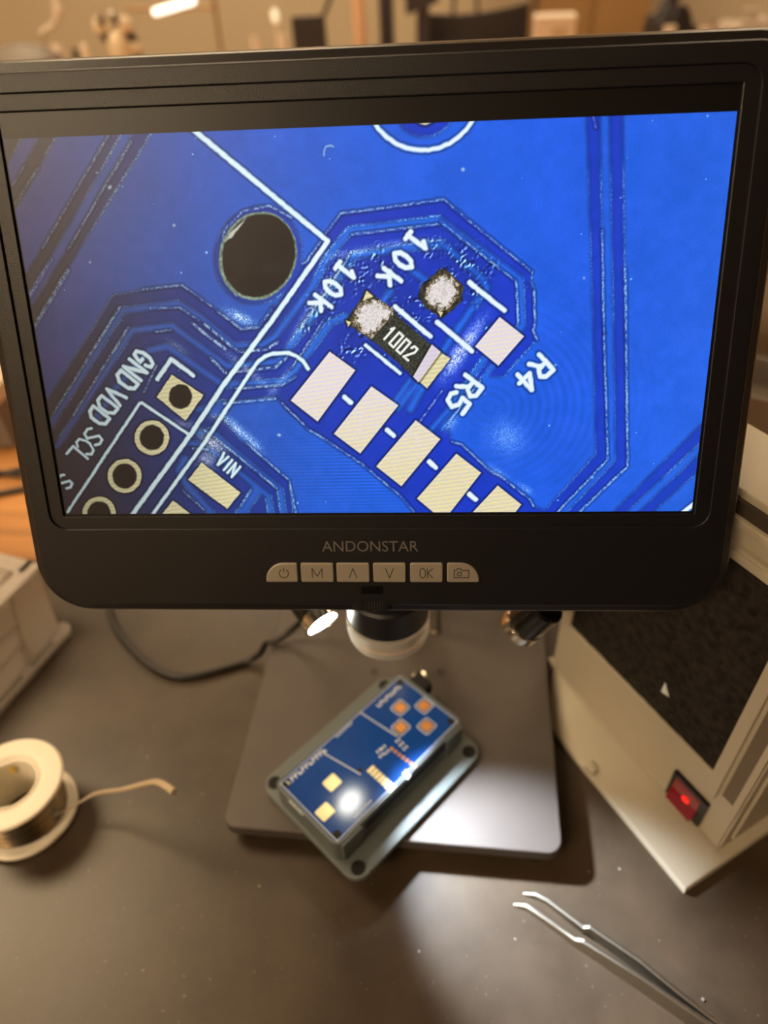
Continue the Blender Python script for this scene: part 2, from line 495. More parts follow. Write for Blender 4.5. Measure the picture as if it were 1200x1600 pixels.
def chamfer(bm):
    loft(bm, [[(x, y, z) for x, y in outl(i)] for i, z in ((2.4, -.9), (1.7, -2.0), (1.55, -2.1), (1.0, -3.5), (.4, -5.4), (.2, -7))], False, False)
mp_('edge_sheen', chamfer, mat('edge_sheen', (62, 57, 52), .3, spec=.6), 'sheen-lightened trim round the outer edge of the monitor', angle=28)  # same housing edge, coloured lighter and glossier to carry its bright sheen
def inner(bm):
    o = in1(0.0); i = rrect(-111.7, 111.7, -62.1, 68.6, .4, 10)
    loft(bm, [[(x, y, -.4) for x, y in o], [(x, y, .75) for x, y in o], [(x, y, .75) for x, y in rrect(-112.0, 112.0, -62.4, 68.9, .4, 10)], [(x, y, .55) for x, y in i], [(x, y, -.5) for x, y in i]], False, False)
mp_('screen_bezel', inner, black_plastic, 'recessed black inner frame round the screen', angle=28)
mp_('cover_glass', lambda bm: box(bm, -111.7, 111.7, -62.1, 68.6, -1.5, -.03), glass_black, 'black glass border of the screen', smooth=False)

# the lit display: a fine grid whose points carry the colours of the picture it shows
ART = [
('f','gap',0,[178,-5.5,181.9,-5.3,187.4,58.3,192,103.9,175.7,123.2,174.7,129.8,164.2,129.8,172.3,121.3,188,102,184.2,58.2]),
('f','gap',0,[184.7,-5.2,188.6,-5.1,194.3,58.4,198.8,106.4,183.4,122.5,178.6,128.6,173.8,129.8,179.7,122.5,194.7,104.3,190.7,58.3]),
('f','gap',0,[224.5,89,225.2,95,199.8,122.6,194.1,128.9,189.2,128.9,195.2,122.6]),
('f','gap',0,[225.5,98.3,226.2,104.4,208.9,122.6,203.3,128.5,198.1,129.4,203.9,122.6]),
('f','gap',0,[37.3,-4.5,41.1,-4.3,11.3,32.2,-12.8,60.4,-17.3,60.3,7.1,31.9]),
('f','gap',0,[43.4,-2.5,49,-2.3,19.4,32.4,-9.8,67.9,-15.4,67.8,15.6,32.3]),
('f','gap',0,[14.3,-3.5,19.5,-3.3,0.3,20.2,-12,34,-15.3,33.9,0.4,13.8]),
('f','gap',0,[3.7,-3.9,8.6,-3.7,-6.1,14.9,-10.3,14.8]),
('f','gap',0,[99.5,30.1,104.4,24.4,118.1,23.2,136.5,21.3,144.5,27.8,164.3,43.1,164.1,46,165.2,49,165.8,58.8,165.3,60.8,166.6,63.9,159.1,72.3,156.4,75.6,151.2,75.3,148.7,76.3,137.8,90.7,139.5,97.3,142.8,98.3,153,108,155.6,109.2,166.4,117.8,167.8,120.3,173.9,122.7,172.1,132.2,131.6,132.1,126.2,122,122,116.5,110.2,106.3,108.9,104.9,95.7,95.7,94.4,93.9,90.8,92.6,83.4,85.6,82,83.4,80.2,81.2,73.2,81.3,66.2,82.5,60.5,81.8,50.6,85.2,38.3,76.3,11.1,107.5,-4.2,121.8,-9.8,119.3,-5.3,93.5,0.6,80.9,19,58.7,28.3,47.1,38.4,45.7,51.6,44.6,61.8,52.4,70,58.9,75.8,58.4,80.7,52.8,80.2,51,82.1,51.7,91.5,38.9,92.7,38.5]),
('f','ring',0,[90.5,40.4,88.8,43.4,86.6,46.1,83.9,48.3,80.9,49.9,77.6,50.8,74.3,50.9,71.2,50.3,68.4,48.9,66.1,46.9,64.3,44.3,63.2,41.4,62.9,38.1,63.3,34.9,64.3,31.6,66,28.7,68.3,26.1,71,24.1,74,22.6,77.1,21.8,80.3,21.7,83.3,22.3,86,23.6,88.3,25.5,90,27.9,91.2,30.8,91.7,33.9,91.4,37.2]),
('l','cu',2.3,[-5.3,96.2,2.9,86.1,30.7,52,49.9,50.2,57.1,54.8,67.4,64,76.9,63.8,81,61.4,94.8,45.4,100,36.8,107.2,29.4,135.2,27,160.6,45.2,161.7,59.3,158.8,62.9]),
('l','cu',2.3,[1,97.4,10.3,86,33.1,58.4,46.9,57.2,64.4,70.7,81.2,69.5,83.6,67.2,95.9,53.2,107.8,37,120.6,35.4,136.3,34.1,149.1,44.9,150.2,47.6,138.1,64.3,125.3,86.2]),
('l','cu',2.4,[16.4,88.1,24.9,77.6,38.1,65,44.6,63.8,62.1,76.8,83,76.1,86.9,72.8,99.7,57.1,104.8,55.4]),
('l','cu',1.8,[125.4,76.4,116.6,88.3]),
('l','cu',1.8,[127.9,77.2,121,86.1]),
('l','cu',2,[150,69.7,138.2,86.4,130.6,95]),
('l','cu',1.6,[152.8,72.2,146.6,80.1,136,92.9]),
('l','cu',2.6,[119.6,47.9,115.7,52.8]),
('l','cu',2.4,[125.8,41.3,131.5,45.3]),
('f','gap',0,[50.6,85.2,61.5,88.6,67,96.5,82.7,110.9,83.8,129.5,-1.9,129.2,-9.8,119.3,15.2,96,32.1,80.5,43.7,67.8,53.8,76.5]),
('l','cu',2.2,[52,93.2,56.6,92.4,61.8,97.4,79.3,113.5,80.3,129.5]),
('l','cu',2.2,[46.3,96.3,52.1,97.3,57,100.1,75,116.2,75.7,129.5]),
('l','cu',4,[70.1,114.6,63.3,124.5]),
('l','cu',2.8,[46.5,102.2,43.7,106.6,46.7,113,53.7,122.1]),
('f','dot',0,[32.6,14.8,32.4,15.1,32,15.3,31.6,15.3,31.3,15.1,31.2,14.8,31.4,14.4,31.8,14.2,32.2,14.2,32.5,14.4]),
('f','dot',0,[51.6,26.4,51.5,26.6,51.2,26.8,50.9,26.8,50.7,26.6,50.6,26.3,50.8,26.1,51,25.9,51.3,25.9,51.5,26.1]),
('f','dot',0,[142.9,13.1,142.8,13.4,142.5,13.6,142.2,13.6,141.9,13.4,141.8,13.1,141.9,12.7,142.2,12.6,142.5,12.6,142.8,12.8]),
('f','dot',0,[80.8,94.2,80.7,94.6,80.3,94.8,80,94.8,79.7,94.5,79.6,94.2,79.8,93.9,80.1,93.7,80.4,93.7,80.7,93.9]),
('f','dot',0,[180.9,45.3,180.9,45.5,180.7,45.6,180.5,45.5,180.3,45.4,180.3,45.3,180.3,45.1,180.5,45,180.7,45,180.8,45.1]),
('f','dot',0,[28.7,10.4,28.6,10.6,28.5,10.7,28.3,10.7,28.1,10.6,28.1,10.4,28.2,10.3,28.4,10.2,28.6,10.2,28.7,10.3]),
('l','dot',0.44,[100,7.8,100.1,6.6,100.7,5.5,102.1,5.2,102.9,5.5]),
('l','glint',0.68,[1.6,85.6,30,50.9]),
('l','glint',0.6,[8.6,86.4,32.1,57.1]),
('l','glint',1,[-1.2,48.2,9.3,35.5]),
('l','glint',1.2,[-0.6,57.1,14.3,39]),
('l','glint',0.48,[15.5,32.7,40.4,2.2]),
('l','glint',0.44,[7,32.1,34.1,-0.5]),
('l','glint',0.6,[0.4,18.5,9.7,8.4]),
('l','glint',0.4,[0.5,13.3,5.7,7.5]),
('l','glint',0.44,[38.5,45.5,51.6,44.4,60.7,51.2]),
('l','glint',0.44,[40.3,51.4,50,51.4,56,55.6]),
('l','glint',0.44,[41.1,59,46.6,58.5]),
('l','glint',0.6,[34.6,78.8,40.2,69.9]),
('l','glint',0.6,[62.6,52.9,70,58.7,75.9,58.2,80.5,52.8]),
('l','glint',0.8,[58,57,68.3,65.9,77.7,65.5,81.9,63.1]),
('l','glint',1,[53.7,56.5,64.1,65]),
('l','glint',0.8,[65.1,72.6,80.5,71.4,85,67.7]),
('l','glint',0.6,[66.4,78.2,82.2,77.2,87.2,74.5]),
('l','glint',1,[59,68.1,63.4,72.8]),
('l','glint',0.6,[62,83.1,66.9,82.8,79.8,81.7]),
('l','glint',0.4,[99.5,30.1,104.4,24.4,118.1,23.2,136.5,21.3,144.5,27.8,164.3,43.1]),
('l','glint',0.44,[107.8,30.7,135.2,28.3]),
('l','glint',0.4,[135.6,27.7,159.4,45.9,160.5,58.7]),
('l','glint',0.48,[165.2,49,165.8,58.8,165.3,60.8,166.6,63.9]),
('l','glint',0.4,[187.9,62.3,192.1,103.9,176.1,122.5]),
('l','glint',0.44,[193.1,42.9,198.9,106.4,183.8,122.5]),
('l','glint',0.32,[185.2,31.5,187.9,62.3]),
('l','glint',0.32,[181.4,3,180.4,-0.1]),
('l','glint',0.48,[139.5,97.3,142.8,98.3,153,108,155.6,109.2,166.4,117.8,167.8,120.3]),
('l','glint',0.48,[82,83.4,90.8,92.6,95.7,95.7,108.9,104.9,110.2,106.3,122,116.5,126.2,122]),
('l','glint',0.48,[68.6,97,82.7,110.4,84.3,122.2]),
('l','glint',0.6,[54.4,92.3,59.6,96.5,78,113.2]),
('l','glint',0.6,[49.2,98.6,54.8,99.1]),
('l','glint',0.6,[44.1,113.7,51,120.9]),
('l','glint',0.6,[68.8,113.8,64.6,119.8]),
('l','glint',0.4,[106.5,36.9,101.1,44.6,89.9,58.3]),
('l','glint',0.4,[97.4,56.4,85.9,71.7]),
('l','glint',0.4,[148.7,76.9,138.2,90.7]),
('l','glint',0.4,[136,79.9,125.2,95]),
('l','glint',0.48,[65.3,35.9,67.1,28.3,73.7,22.8,82,21.6,88.8,25.1]),
('l','glint',0.48,[91.5,38.9,92.7,38.5,98.6,31.4]),
('l','glint',0.6,[66,43.7,69.5,48.2]),
('f','rim',0,[89,40.1,87.5,42.9,85.5,45.3,83.1,47.3,80.4,48.8,77.5,49.6,74.5,49.7,71.8,49.1,69.3,47.9,67.2,46.1,65.7,43.8,64.7,41.1,64.4,38.2,64.8,35.2,65.8,32.3,67.3,29.6,69.3,27.3,71.8,25.4,74.4,24,77.2,23.3,80.1,23.2,82.7,23.7,85.2,24.9,87.2,26.6,88.7,28.8,89.7,31.4,90.1,34.2,89.9,37.2]),
('f','hole',0,[88.4,39.6,87,42.2,85.1,44.5,82.8,46.4,80.3,47.8,77.6,48.6,74.9,48.7,72.3,48.2,70,47.1,68.1,45.4,66.7,43.2,65.8,40.7,65.6,38,65.9,35.2,66.8,32.4,68.3,29.9,70.2,27.7,72.4,25.9,74.9,24.6,77.6,23.9,80.2,23.8,82.7,24.3,84.9,25.3,86.8,26.9,88.2,29,89.1,31.4,89.5,34.1,89.2,36.9]),
('f','rimlit',0,[67.2,31.5,68.6,29.3,74.3,25.1,72.5,27.3,69.3,30.6]),
('l','silk',1.6,[59.5,-1.1,100,32.4,80.5,56.1,62.6,76.6,49.8,93,24.1,123.4]),
('l','silk',1.3,[91.5,72,90.1,69.5,88.2,68,85.5,66.7,83,66.6,79.9,66.8,77.5,67.6,75,69.2,72.9,71.5,54,96.4,31.5,123.4]),
('l','silk',1.1,[49.2,94.1,33.4,82.5,32.5,82.7,0.8,121.6]),
('l','silk',1.5,[39.8,74.6,45.4,68,52.3,73.5]),
('l','silk',1.3,[146.8,-5.7,146.2,-2.9,145,-0.2,143.2,2.2,140.9,4.2,138.2,5.8,135.1,6.9,131.8,7.4,128.4,7.3,125.1,6.6,122,5.3,119.3,3.5,117,1.3,115.2,-1.2,114,-4,113.5,-6.9]),
('f','gapc',0,[138.6,-1.8,138.4,-0.6,137.8,0.7,136.8,1.7,135.6,2.6,134,3.3,132.3,3.6,130.5,3.7,128.7,3.5,127,3,125.5,2.3,124.2,1.3,123.3,0.2,122.7,-1.1,122.5,-2.4,122.7,-3.7,123.3,-4.9,124.3,-5.9,125.6,-6.8,127.1,-7.4,128.8,-7.8,130.6,-7.9,132.4,-7.7,134,-7.2,135.6,-6.4,136.8,-5.5,137.8,-4.4,138.4,-3.1]),
('f','gold',0,[133.2,-0.8,133.2,-0.5,133,-0.2,132.7,0,132.3,0.2,131.8,0.4,131.3,0.5,130.7,0.5,130.2,0.4,129.7,0.3,129.2,0.1,128.8,-0.1,128.5,-0.4,128.3,-0.7,128.2,-1,128.3,-1.3,128.5,-1.6,128.8,-1.8,129.2,-2,129.7,-2.2,130.2,-2.3,130.8,-2.3,131.3,-2.2,131.8,-2.1,132.3,-1.9,132.7,-1.7,133,-1.4,133.2,-1.1]),
('l','silk',1.6,[222.8,119.3,218.1,123.6]),
('l','silk',1.6,[120.9,52.7,132.2,62.2]),
('l','silk',1.6,[134.5,57.8,145.8,67.1]),
('l','silk',1.6,[144.7,45.8,155.9,54.6]),
('l','silk',1.2,[111,64.6,122.2,74]),
('l','silk',1.7,[103.3,81.5,105.4,83.4]),
('l','silk',1.7,[117.5,92.9,119.6,94.9]),
('l','silk',1.7,[131.7,104.1,133.9,106.2]),
('l','silk',1.7,[145.5,115.7,147.8,117.8]),
('f','gold',0,[44.9,73.1,55.2,80.2,48,88.9,38.8,80.6]),
('f','hole',0,[51.1,80.6,50.9,81.5,50.5,82.4,50,83.2,49.3,83.8,48.4,84.3,47.6,84.6,46.6,84.7,45.8,84.6,45,84.2,44.2,83.7,43.7,83.1,43.3,82.3,43.1,81.4,43.1,80.5,43.3,79.5,43.7,78.7,44.3,77.9,45,77.3,45.8,76.8,46.7,76.5,47.6,76.4,48.5,76.5,49.3,76.8,50,77.3,50.5,78,50.9,78.8,51.1,79.7]),
('f','gold',0,[41.6,94.7,41.2,96,40.6,97.3,39.8,98.5,38.7,99.4,37.4,100.2,36,100.6,34.6,100.8,33.3,100.6,32,100.1,31,99.4,30.1,98.4,29.5,97.2,29.2,95.9,29.3,94.5,29.6,93.2,30.2,91.9,31.1,90.8,32.2,89.8,33.5,89.1,34.8,88.7,36.2,88.5,37.5,88.7,38.8,89.2,39.8,89.9,40.7,90.9,41.3,92,41.6,93.3]),
('f','hole',0,[39.7,94.7,39.5,95.6,39.1,96.6,38.5,97.4,37.7,98.1,36.8,98.6,35.9,98.9,34.9,99,33.9,98.9,33,98.6,32.3,98,31.7,97.3,31.3,96.5,31.1,95.5,31.1,94.5,31.3,93.6,31.8,92.6,32.4,91.8,33.2,91.1,34,90.6,35,90.3,36,90.2,36.9,90.3,37.8,90.7,38.5,91.2,39.1,91.9,39.5,92.7,39.8,93.7]),
('f','gold',0,[30,108.4,29.6,109.8,29,111.1,28.1,112.3,27,113.2,25.7,114,24.4,114.5,23,114.6,21.6,114.4,20.4,114,19.3,113.2,18.4,112.2,17.9,111,17.6,109.7,17.6,108.3,18,106.9,18.6,105.6,19.6,104.4,20.7,103.5,21.9,102.7,23.3,102.3,24.7,102.2,26,102.3,27.2,102.8,28.3,103.5,29.1,104.5,29.7,105.7,30,107]),
('f','hole',0,[28.2,108.4,28,109.4,27.5,110.3,26.9,111.2,26.1,111.9,25.2,112.5,24.2,112.8,23.2,112.9,22.2,112.8,21.3,112.5,20.6,111.9,20,111.2,19.6,110.3,19.4,109.3,19.4,108.3,19.6,107.3,20.1,106.3,20.8,105.5,21.6,104.7,22.5,104.2,23.4,103.9,24.4,103.8,25.4,103.9,26.3,104.2,27.1,104.8,27.6,105.5,28.1,106.4,28.3,107.3]),
('f','gold',0,[18.6,122.2,18.2,123.6,17.6,124.9,16.7,126.1,15.6,127.1,14.3,127.9,12.9,128.3,11.5,128.5,10.1,128.3,8.9,127.8,7.8,127.1,7,126.1,6.4,124.8,6.2,123.5,6.2,122.1,6.6,120.7,7.3,119.4,8.2,118.2,9.3,117.2,10.6,116.5,12,116,13.4,115.8,14.7,116,15.9,116.5,17,117.2,17.8,118.2,18.4,119.4,18.6,120.8]),
('f','hole',0,[16.7,122.1,16.5,123.2,16,124.1,15.4,125,14.6,125.7,13.7,126.2,12.7,126.5,11.8,126.7,10.8,126.5,9.9,126.2,9.2,125.7,8.7,124.9,8.3,124.1,8.1,123.1,8.1,122.1,8.4,121.1,8.9,120.2,9.5,119.3,10.3,118.6,11.2,118.1,12.1,117.8,13.1,117.7,14,117.8,14.9,118.1,15.6,118.6,16.2,119.3,16.6,120.2,16.7,121.1]),
('f','gold',0,[52.1,103.7,65,114.8,59.6,120.7,46.6,109.9]),
('f','gold',0,[40.2,117.5,46.4,122.8,35.6,122.7]),
('f','pad',0,[99,66.5,107.3,72.7,93.8,89.7,85,82.4]),
('f','pad',0,[112.5,78.1,121.4,84.6,108,101,99.2,94]),
('f','pad',0,[127.2,89.7,135.5,96.3,122,112.8,113.4,105.6]),
('f','pad',0,[141,101.4,149.5,108.2,137.9,123.9,133.8,123,127.4,117.3]),
('f','pad',0,[155.3,112.8,163.6,119.7,160.7,124,145.5,124]),
('f','pad',0,[154.5,56.6,162.5,62.8,154.5,72,146.8,65.7]),
('f','burn',0,[136.4,41.1,138.4,42.5,142.9,46.7,142.5,51.4,138.1,55.2,136,56.4,131.4,53.9,128.2,50.3,129,46.8,132.3,43.7]),
('f','gold',0,[134.5,54.2,136.4,54.8,135.6,56.2]),
('f','solder',0,[136,43,139,43.7,141.7,46.3,141.3,49.8,138.9,53.3,136,54.6,132.3,53.1,130.2,49.9,131.1,46.4,133.1,44.1]),
('f','burn',0,[112,47.4,121.5,54.9,114.2,64.1,104.3,57.2]),
('f','gold',0,[111.9,47.6,114,49.4,110.4,50.7]),
('f','gold',0,[104.8,56.6,106.4,57.2,105.5,58.6]),
('f','solder',0,[112.1,49.9,115.4,50.4,119.9,52.9,120.7,55.3,117.2,59.2,113.6,62.8,110.1,60.7,106.6,57.8,107.6,54.2,109.8,51.1]),
('f','gold',0,[135.4,67.2,138.7,69.5,131.1,79,123.3,72.1,124.6,71.3,127.5,73.5]),
('f','body',0,[120.7,54.7,132.7,65,126.7,75.3,113,62.8]),
('f','term',0,[132.7,64.8,135.6,67.2,128.2,77,126.5,75.1]),
('l','silk',1.6,[130.2,33.4,130.8,35.3,125.4,31.3]),
('l','silk',1.6,[126.3,30.3,124.6,32.3]),
('l','silk',1.6,[121,36.6,122.9,36.4,124.7,37.4,126.2,38.9,126.4,40.7,124.5,40.9,122.6,39.9,121.2,38.5,121,36.6]),
('l','silk',1.6,[117.5,40.8,123,44.9]),
('l','silk',1.6,[119.4,46,119.2,42]),
('l','silk',1.6,[119.3,43.4,115.5,43.2]),
('l','silk',1.5,[107.3,41.6,107.9,43.5,102.8,39.6]),
('l','silk',1.5,[103.6,38.6,102,40.6]),
('l','silk',1.5,[98.5,44.6,100.3,44.4,102.1,45.4,103.4,46.8,103.6,48.5,101.7,48.8,100,47.8,98.6,46.4,98.5,44.6]),
('l','silk',1.5,[95.1,48.5,100.3,52.4]),
('l','silk',1.5,[96.8,53.5,96.7,49.7]),
('l','silk',1.5,[96.8,51,93.1,50.9]),
('l','silk',1.6,[167.7,68.7,172.4,73.6,170.2,75.8,168.2,75.7,167.7,73.2,169.9,71.1]),
('l','silk',1.6,[168.3,72.6,164.5,71.7]),
('l','silk',1.6,[160.9,75.1,165.6,80.1,164.8,74.7,161.5,77.8]),
('l','silk',1.6,[143.7,74.8,149.3,79.1,147.4,81.7,145.5,81.9,144.5,79.4,146.4,76.9]),
('l','silk',1.6,[145,78.7,140.9,78.5]),
('l','silk',1.6,[142.9,87.7,145.3,84.5,142.9,82.4,141.7,84.6,139.4,85.3,138,83,139.1,80.9,140.8,80.5]),
('l','silk',1.4,[36.3,69.9,38,70.4,38.9,69.4,38.1,67.5,36,65.7,33.9,65.2,32.9,66.2,33.9,67.9,34.6,68.6,35.5,67.7]),
('l','silk',1.4,[31.1,67.8,36.4,72.3,28.7,70.2,34,74.8]),
('l','silk',1.4,[27.6,71.4,32.9,76,31.5,77.5,29.2,77.4,26.5,75.1,26.1,72.9,27.6,71.4]),
('l','silk',1.3,[28.2,80.6,21.8,77.6,25.6,83.3]),
('l','silk',1.3,[19.7,79.8,24.8,84.2,23.2,85.8,20.9,85.8,18.3,83.6,18.1,81.4,19.7,79.8]),
('l','silk',1.3,[16.2,83.4,21.3,87.8,19.7,89.5,17.4,89.5,14.8,87.2,14.7,85,16.2,83.4]),
('l','silk',1,[14.8,97,16.5,96.7,17.5,95.2,16.6,93.8,14.6,94.2,12.3,94.7,11.5,92.9,12.8,91.3,14.4,91.1]),
('l','silk',1,[11.1,100.3,12.9,100.3,13.8,98.9,13,96.6,11.8,95.5,9.4,94.9,8.1,96,8.3,97.6]),
('l','silk',1,[11.3,101.9,6.7,97.4,4,100]),
('l','silk',1,[1.9,112.8,3.4,112.3,4.2,111,3.5,109.9,1.8,110.3,-0.2,110.9,-0.9,109.5,0.3,108,1.7,107.7]),
('l','silk',1,[60.4,100.4,57.8,104.6,61.8,101.8]),
('l','silk',1,[59.8,106.4,63,102.9]),
('l','silk',1,[61,107.5,64.2,104,62.4,108.9,65.7,105.3]),
('l','white',0.8,[119.4,59.7,120.5,59.4,117.2,62.8]),
('l','white',0.8,[118.8,64.2,122.1,60.8,123.4,62,120.1,65.5,118.8,64.2]),
('l','white',0.8,[121.1,66.4,124.4,62.9,125.7,64.1,122.4,67.6,121.1,66.4]),
('l','white',0.8,[126.1,65.8,127,65.3,128,66.2,127.1,67.3,123.4,68.5,124.9,69.8])
]
def paint_display(ART, PX=4.8, WMM=222.0, HMM=122.6):
    """The picture on the lit display, as an (h, w, 3) array of sRGB values; row 0 is the top."""
    W, H = int(WMM * PX), int(HMM * PX)
    rng = np.random.default_rng(7)
    yy, xx = np.mgrid[0:H, 0:W].astype(np.float32)
    X, Y = (xx + .5) / PX, (yy + .5) / PX

    def noise(s):                                   # smooth value noise, cell size s mm, 0..1
        gw, gh = int(WMM / s) + 3, int(HMM / s) + 3
        g = rng.random((gh, gw)).astype(np.float32)
        fx, fy = X / s, Y / s
        ix, iy = fx.astype(int), fy.astype(int)
        tx, ty = fx - ix, fy - iy
        tx = tx * tx * (3 - 2 * tx); ty = ty * ty * (3 - 2 * ty)
        a = g[iy, ix] * (1 - tx) + g[iy, ix + 1] * tx
        b = g[iy + 1, ix] * (1 - tx) + g[iy + 1, ix + 1] * tx
        return a * (1 - ty) + b * ty

    def blur(A, r):
        k = np.exp(-.5 * (np.arange(-3 * r, 3 * r + 1) / r) ** 2); k /= k.sum()
        P = np.pad(A, 3 * r, mode='edge')
        T = sum(k[i] * P[i:i + A.shape[0], :] for i in range(len(k)))
        return sum(k[i] * T[:, i:i + A.shape[1]] for i in range(len(k)))

    def cover(op, soft=.22, wob=None):              # coverage 0..1 of a polygon or a stroke
        t, k, w, f = op
        P = np.array(f, np.float32).reshape(-1, 2)
        m = w / 2 + 1.5
        x0, x1 = max(0, int((P[:, 0].min() - m) * PX)), min(W, int((P[:, 0].max() + m) * PX) + 1)
        y0, y1 = max(0, int((P[:, 1].min() - m) * PX)), min(H, int((P[:, 1].max() + m) * PX) + 1)
        if x0 >= x1 or y0 >= y1:
            return None
        sl = (slice(y0, y1), slice(x0, x1))
        x, y = X[sl], Y[sl]
        if wob is not None:
            x = x + wob[0][sl]; y = y + wob[1][sl]
        d = np.full(x.shape, 1e9, np.float32)
        inside = np.zeros(x.shape, bool)
        n = len(P)
        for i in range(n if t == 'f' else n - 1):
            a, b = P[i], P[(i + 1) % n]
            ex, ey = b[0] - a[0], b[1] - a[1]
            q = np.clip(((x - a[0]) * ex + (y - a[1]) * ey) / max(ex * ex + ey * ey, 1e-9), 0, 1)
            d = np.minimum(d, np.hypot(x - a[0] - q * ex, y - a[1] - q * ey))
            if t == 'f' and abs(ey) > 1e-9:
                c = (a[1] > y) != (b[1] > y)
                inside ^= c & (x < (y - a[1]) * ex / ey + a[0])
        sd = np.where(inside, d, -d) if t == 'f' else w / 2 - d
        return sl, np.clip(.5 + sd / soft / 2, 0, 1), sd

    n1, n2, n4, n8 = noise(.35), noise(.8), noise(3.), noise(14.)
    n05 = rng.random((H, W)).astype(np.float32)
    wob = ((noise(1.2) - .5) * .22, (noise(1.2) - .5) * .22)
    # copper under the solder mask
    M = np.ones((H, W), np.float32)
    for op in ART:
        if op[1] in ('gap', 'cu', 'gapc', 'ring'):
            r = cover(op, .25, wob)
            if r is None: continue
            sl, c, sd = r
            v = {'gap': 0., 'gapc': 0., 'cu': 1.12, 'ring': .15}[op[1]]
            M[sl] = M[sl] * (1 - c) + v * c
    Ms = blur(M, 2)
    gy, gx = np.gradient(Ms)
    hy, hx = np.gradient(blur(M, 1))
    g1 = np.clip((hx * .75 + hy * .6) * 5, 0, 1); g1b = np.clip(-(hx * .75 + hy * .6) * 5, 0, 1)
    e1 = np.clip(g1 + .55 * g1b, 0, 1)
    e2 = np.clip(np.hypot(gx, gy) * 7, 0, 1)
    u = X / WMM
    keys = [0, .06, .15, .28, .42, .6, .8, 1]
    lit = [np.interp(u, keys, k) for k in ((48, 52, 46, 38, 34, 30, 32, 40), (52, 60, 70, 84, 94, 95, 94, 100), (92, 108, 134, 178, 210, 224, 228, 226))]
    drk = [np.interp(u, keys, k) for k in ((44, 44, 38, 30, 24, 22, 26, 32), (36, 40, 48, 55, 58, 58, 62, 68), (44, 54, 92, 138, 176, 196, 200, 196))]
    low = np.clip((Y / HMM - .3) * 1.3, 0, 1) * np.clip((.3 - u) / .3, 0, 1)         # lower left corner falls off
    img = np.stack([d * (1 - Ms) + l * Ms for l, d in zip(lit, drk)], -1)
    img *= (1 - .30 * low)[..., None]
    img *= (1 + .07 * (n8 - .5) + .05 * (n4 - .5) + .05 * (n1 - .5) + .03 * (n05 - .5))[..., None]
    img[..., 0] += 6 * (n4 - .5)
    # moire bands and the fine raster of the panel
    band = np.exp(-(((X - 107) / 26) ** 2 + ((Y - 108) / 14) ** 2)) * Ms
    img *= (1 + .10 * band * np.sin(Y * 5.2 + .05 * X))[..., None]
    rr = np.hypot(X - 152, (Y - 86) * 1.1)
    img *= (1 + .035 * np.exp(-((X - 172) / 26) ** 2 - ((Y - 84) / 26) ** 2) * np.sin(rr * 2.2))[..., None]
    # embossed edges
    spark = np.clip((n1 * .6 + n05 * .6 - .55) * 3, 0, 1)
    gate = np.clip((noise(9.) - .28) * 2.2, 0, 1)
    hi = e1 * gate * (.15 + .85 * spark)
    lum = (.35 + .65 * np.clip(u * 4, 0, 1))
    img += (hi * lum)[..., None] * np.array([105, 125, 90])
    img *= (1 - .16 * e2)[..., None]
    img += (np.clip(blur(e1, 4) * 1.5, 0, 1) * Ms * .5)[..., None] * np.array([8, 26, 22])
    # sparkling glare patches
    def glare(x, y, rx, ry, a, amp, grain=.8):
        ca, sa = math.cos(a), math.sin(a)
        p, q = (X - x) * ca + (Y - y) * sa, -(X - x) * sa + (Y - y) * ca
        g = np.exp(-(p / rx) ** 2 - (q / ry) ** 2) * amp
        g = g * (1 - grain + grain * 1.8 * np.clip(n05 * .7 + n1 * .7 - .35, 0, 1))
        np.add(img, g[..., None] * np.array([190, 180, 125]), out=img)
    for a in ((143.5, 65, 8.5, 1.9, -.95, .95), (140, 71, 6, 2.4, -.95, .5), (158, 96, 6, 5, .8, .34), (70, 55, 4.6, 1.6, .45, .8), (57, 97, 4.6, 2, .6, .85), (54, 103, 3, 4, .5, .6),
              (66.5, 92.5, 6, 1.5, .75, .7), (72, 98, 3, 1.6, .9, .4), (47, 90, 4, 1.5, .2, .35), (60, 88, 4, 1.2, .2, .4), (139, 91, 3, 1.6, -.9, .5), (155, 108, 4, 1.2, .6, .4), (165, 114, 3, 1, .6, .4),
              (71, 72, 9, 1.3, .72, .45), (82, 76, 8, 1.2, -.85, .35), (95, 52, 9, 1.3, -.95, .4), (90, 57, 8, 1.1, -.95, .35), (100, 46, 8, 1.2, -.95, .35), (80, 41, 3, 8, .2, .1), (48, 64, 4, 1, .6, .3),
              (108, 36, 9, 1.1, -.12, .45), (122, 33.5, 10, 1, -.1, .35)):
        glare(*a)
    # crinkled flux residue round the joints
    rid = 1 - np.abs(2 * (noise(1.3) * .65 + noise(.6) * .35) - 1)
    rid2 = noise(2.2)
    fl = np.zeros((H, W), np.float32)
    for x, y, r in ((125, 52, 7), (107, 64, 6.5), (142, 41, 7), (116, 40, 6), (104, 43, 6), (146, 49, 4), (112, 45, 6), (131, 58, 4), (97, 52, 5), (134, 36, 4), (150, 42, 3.5), (117, 64, 5), (152, 60, 2.4), (164, 47, 1.8), (92, 58, 3), (103, 70, 3)):
        fl = np.maximum(fl, np.exp(-(((X - x) ** 2 + (Y - y) ** 2) / r ** 2) ** 1.5))
    ry, rx = np.gradient(blur(rid, 1))
    rel = (rx * .7 + ry * .7)
    cr = np.clip(rel * 14 - .3, 0, 1) * np.clip((rid2 - .3) * 2.6, 0, 1)
    dk = np.clip(-rel * 12 - .25, 0, 1)
    img *= (1 - fl * (.5 * dk * np.clip((rid2 - .25) * 2.6, 0, 1) + .10))[..., None]
    img += (fl * cr)[..., None] * np.array([165, 180, 110])
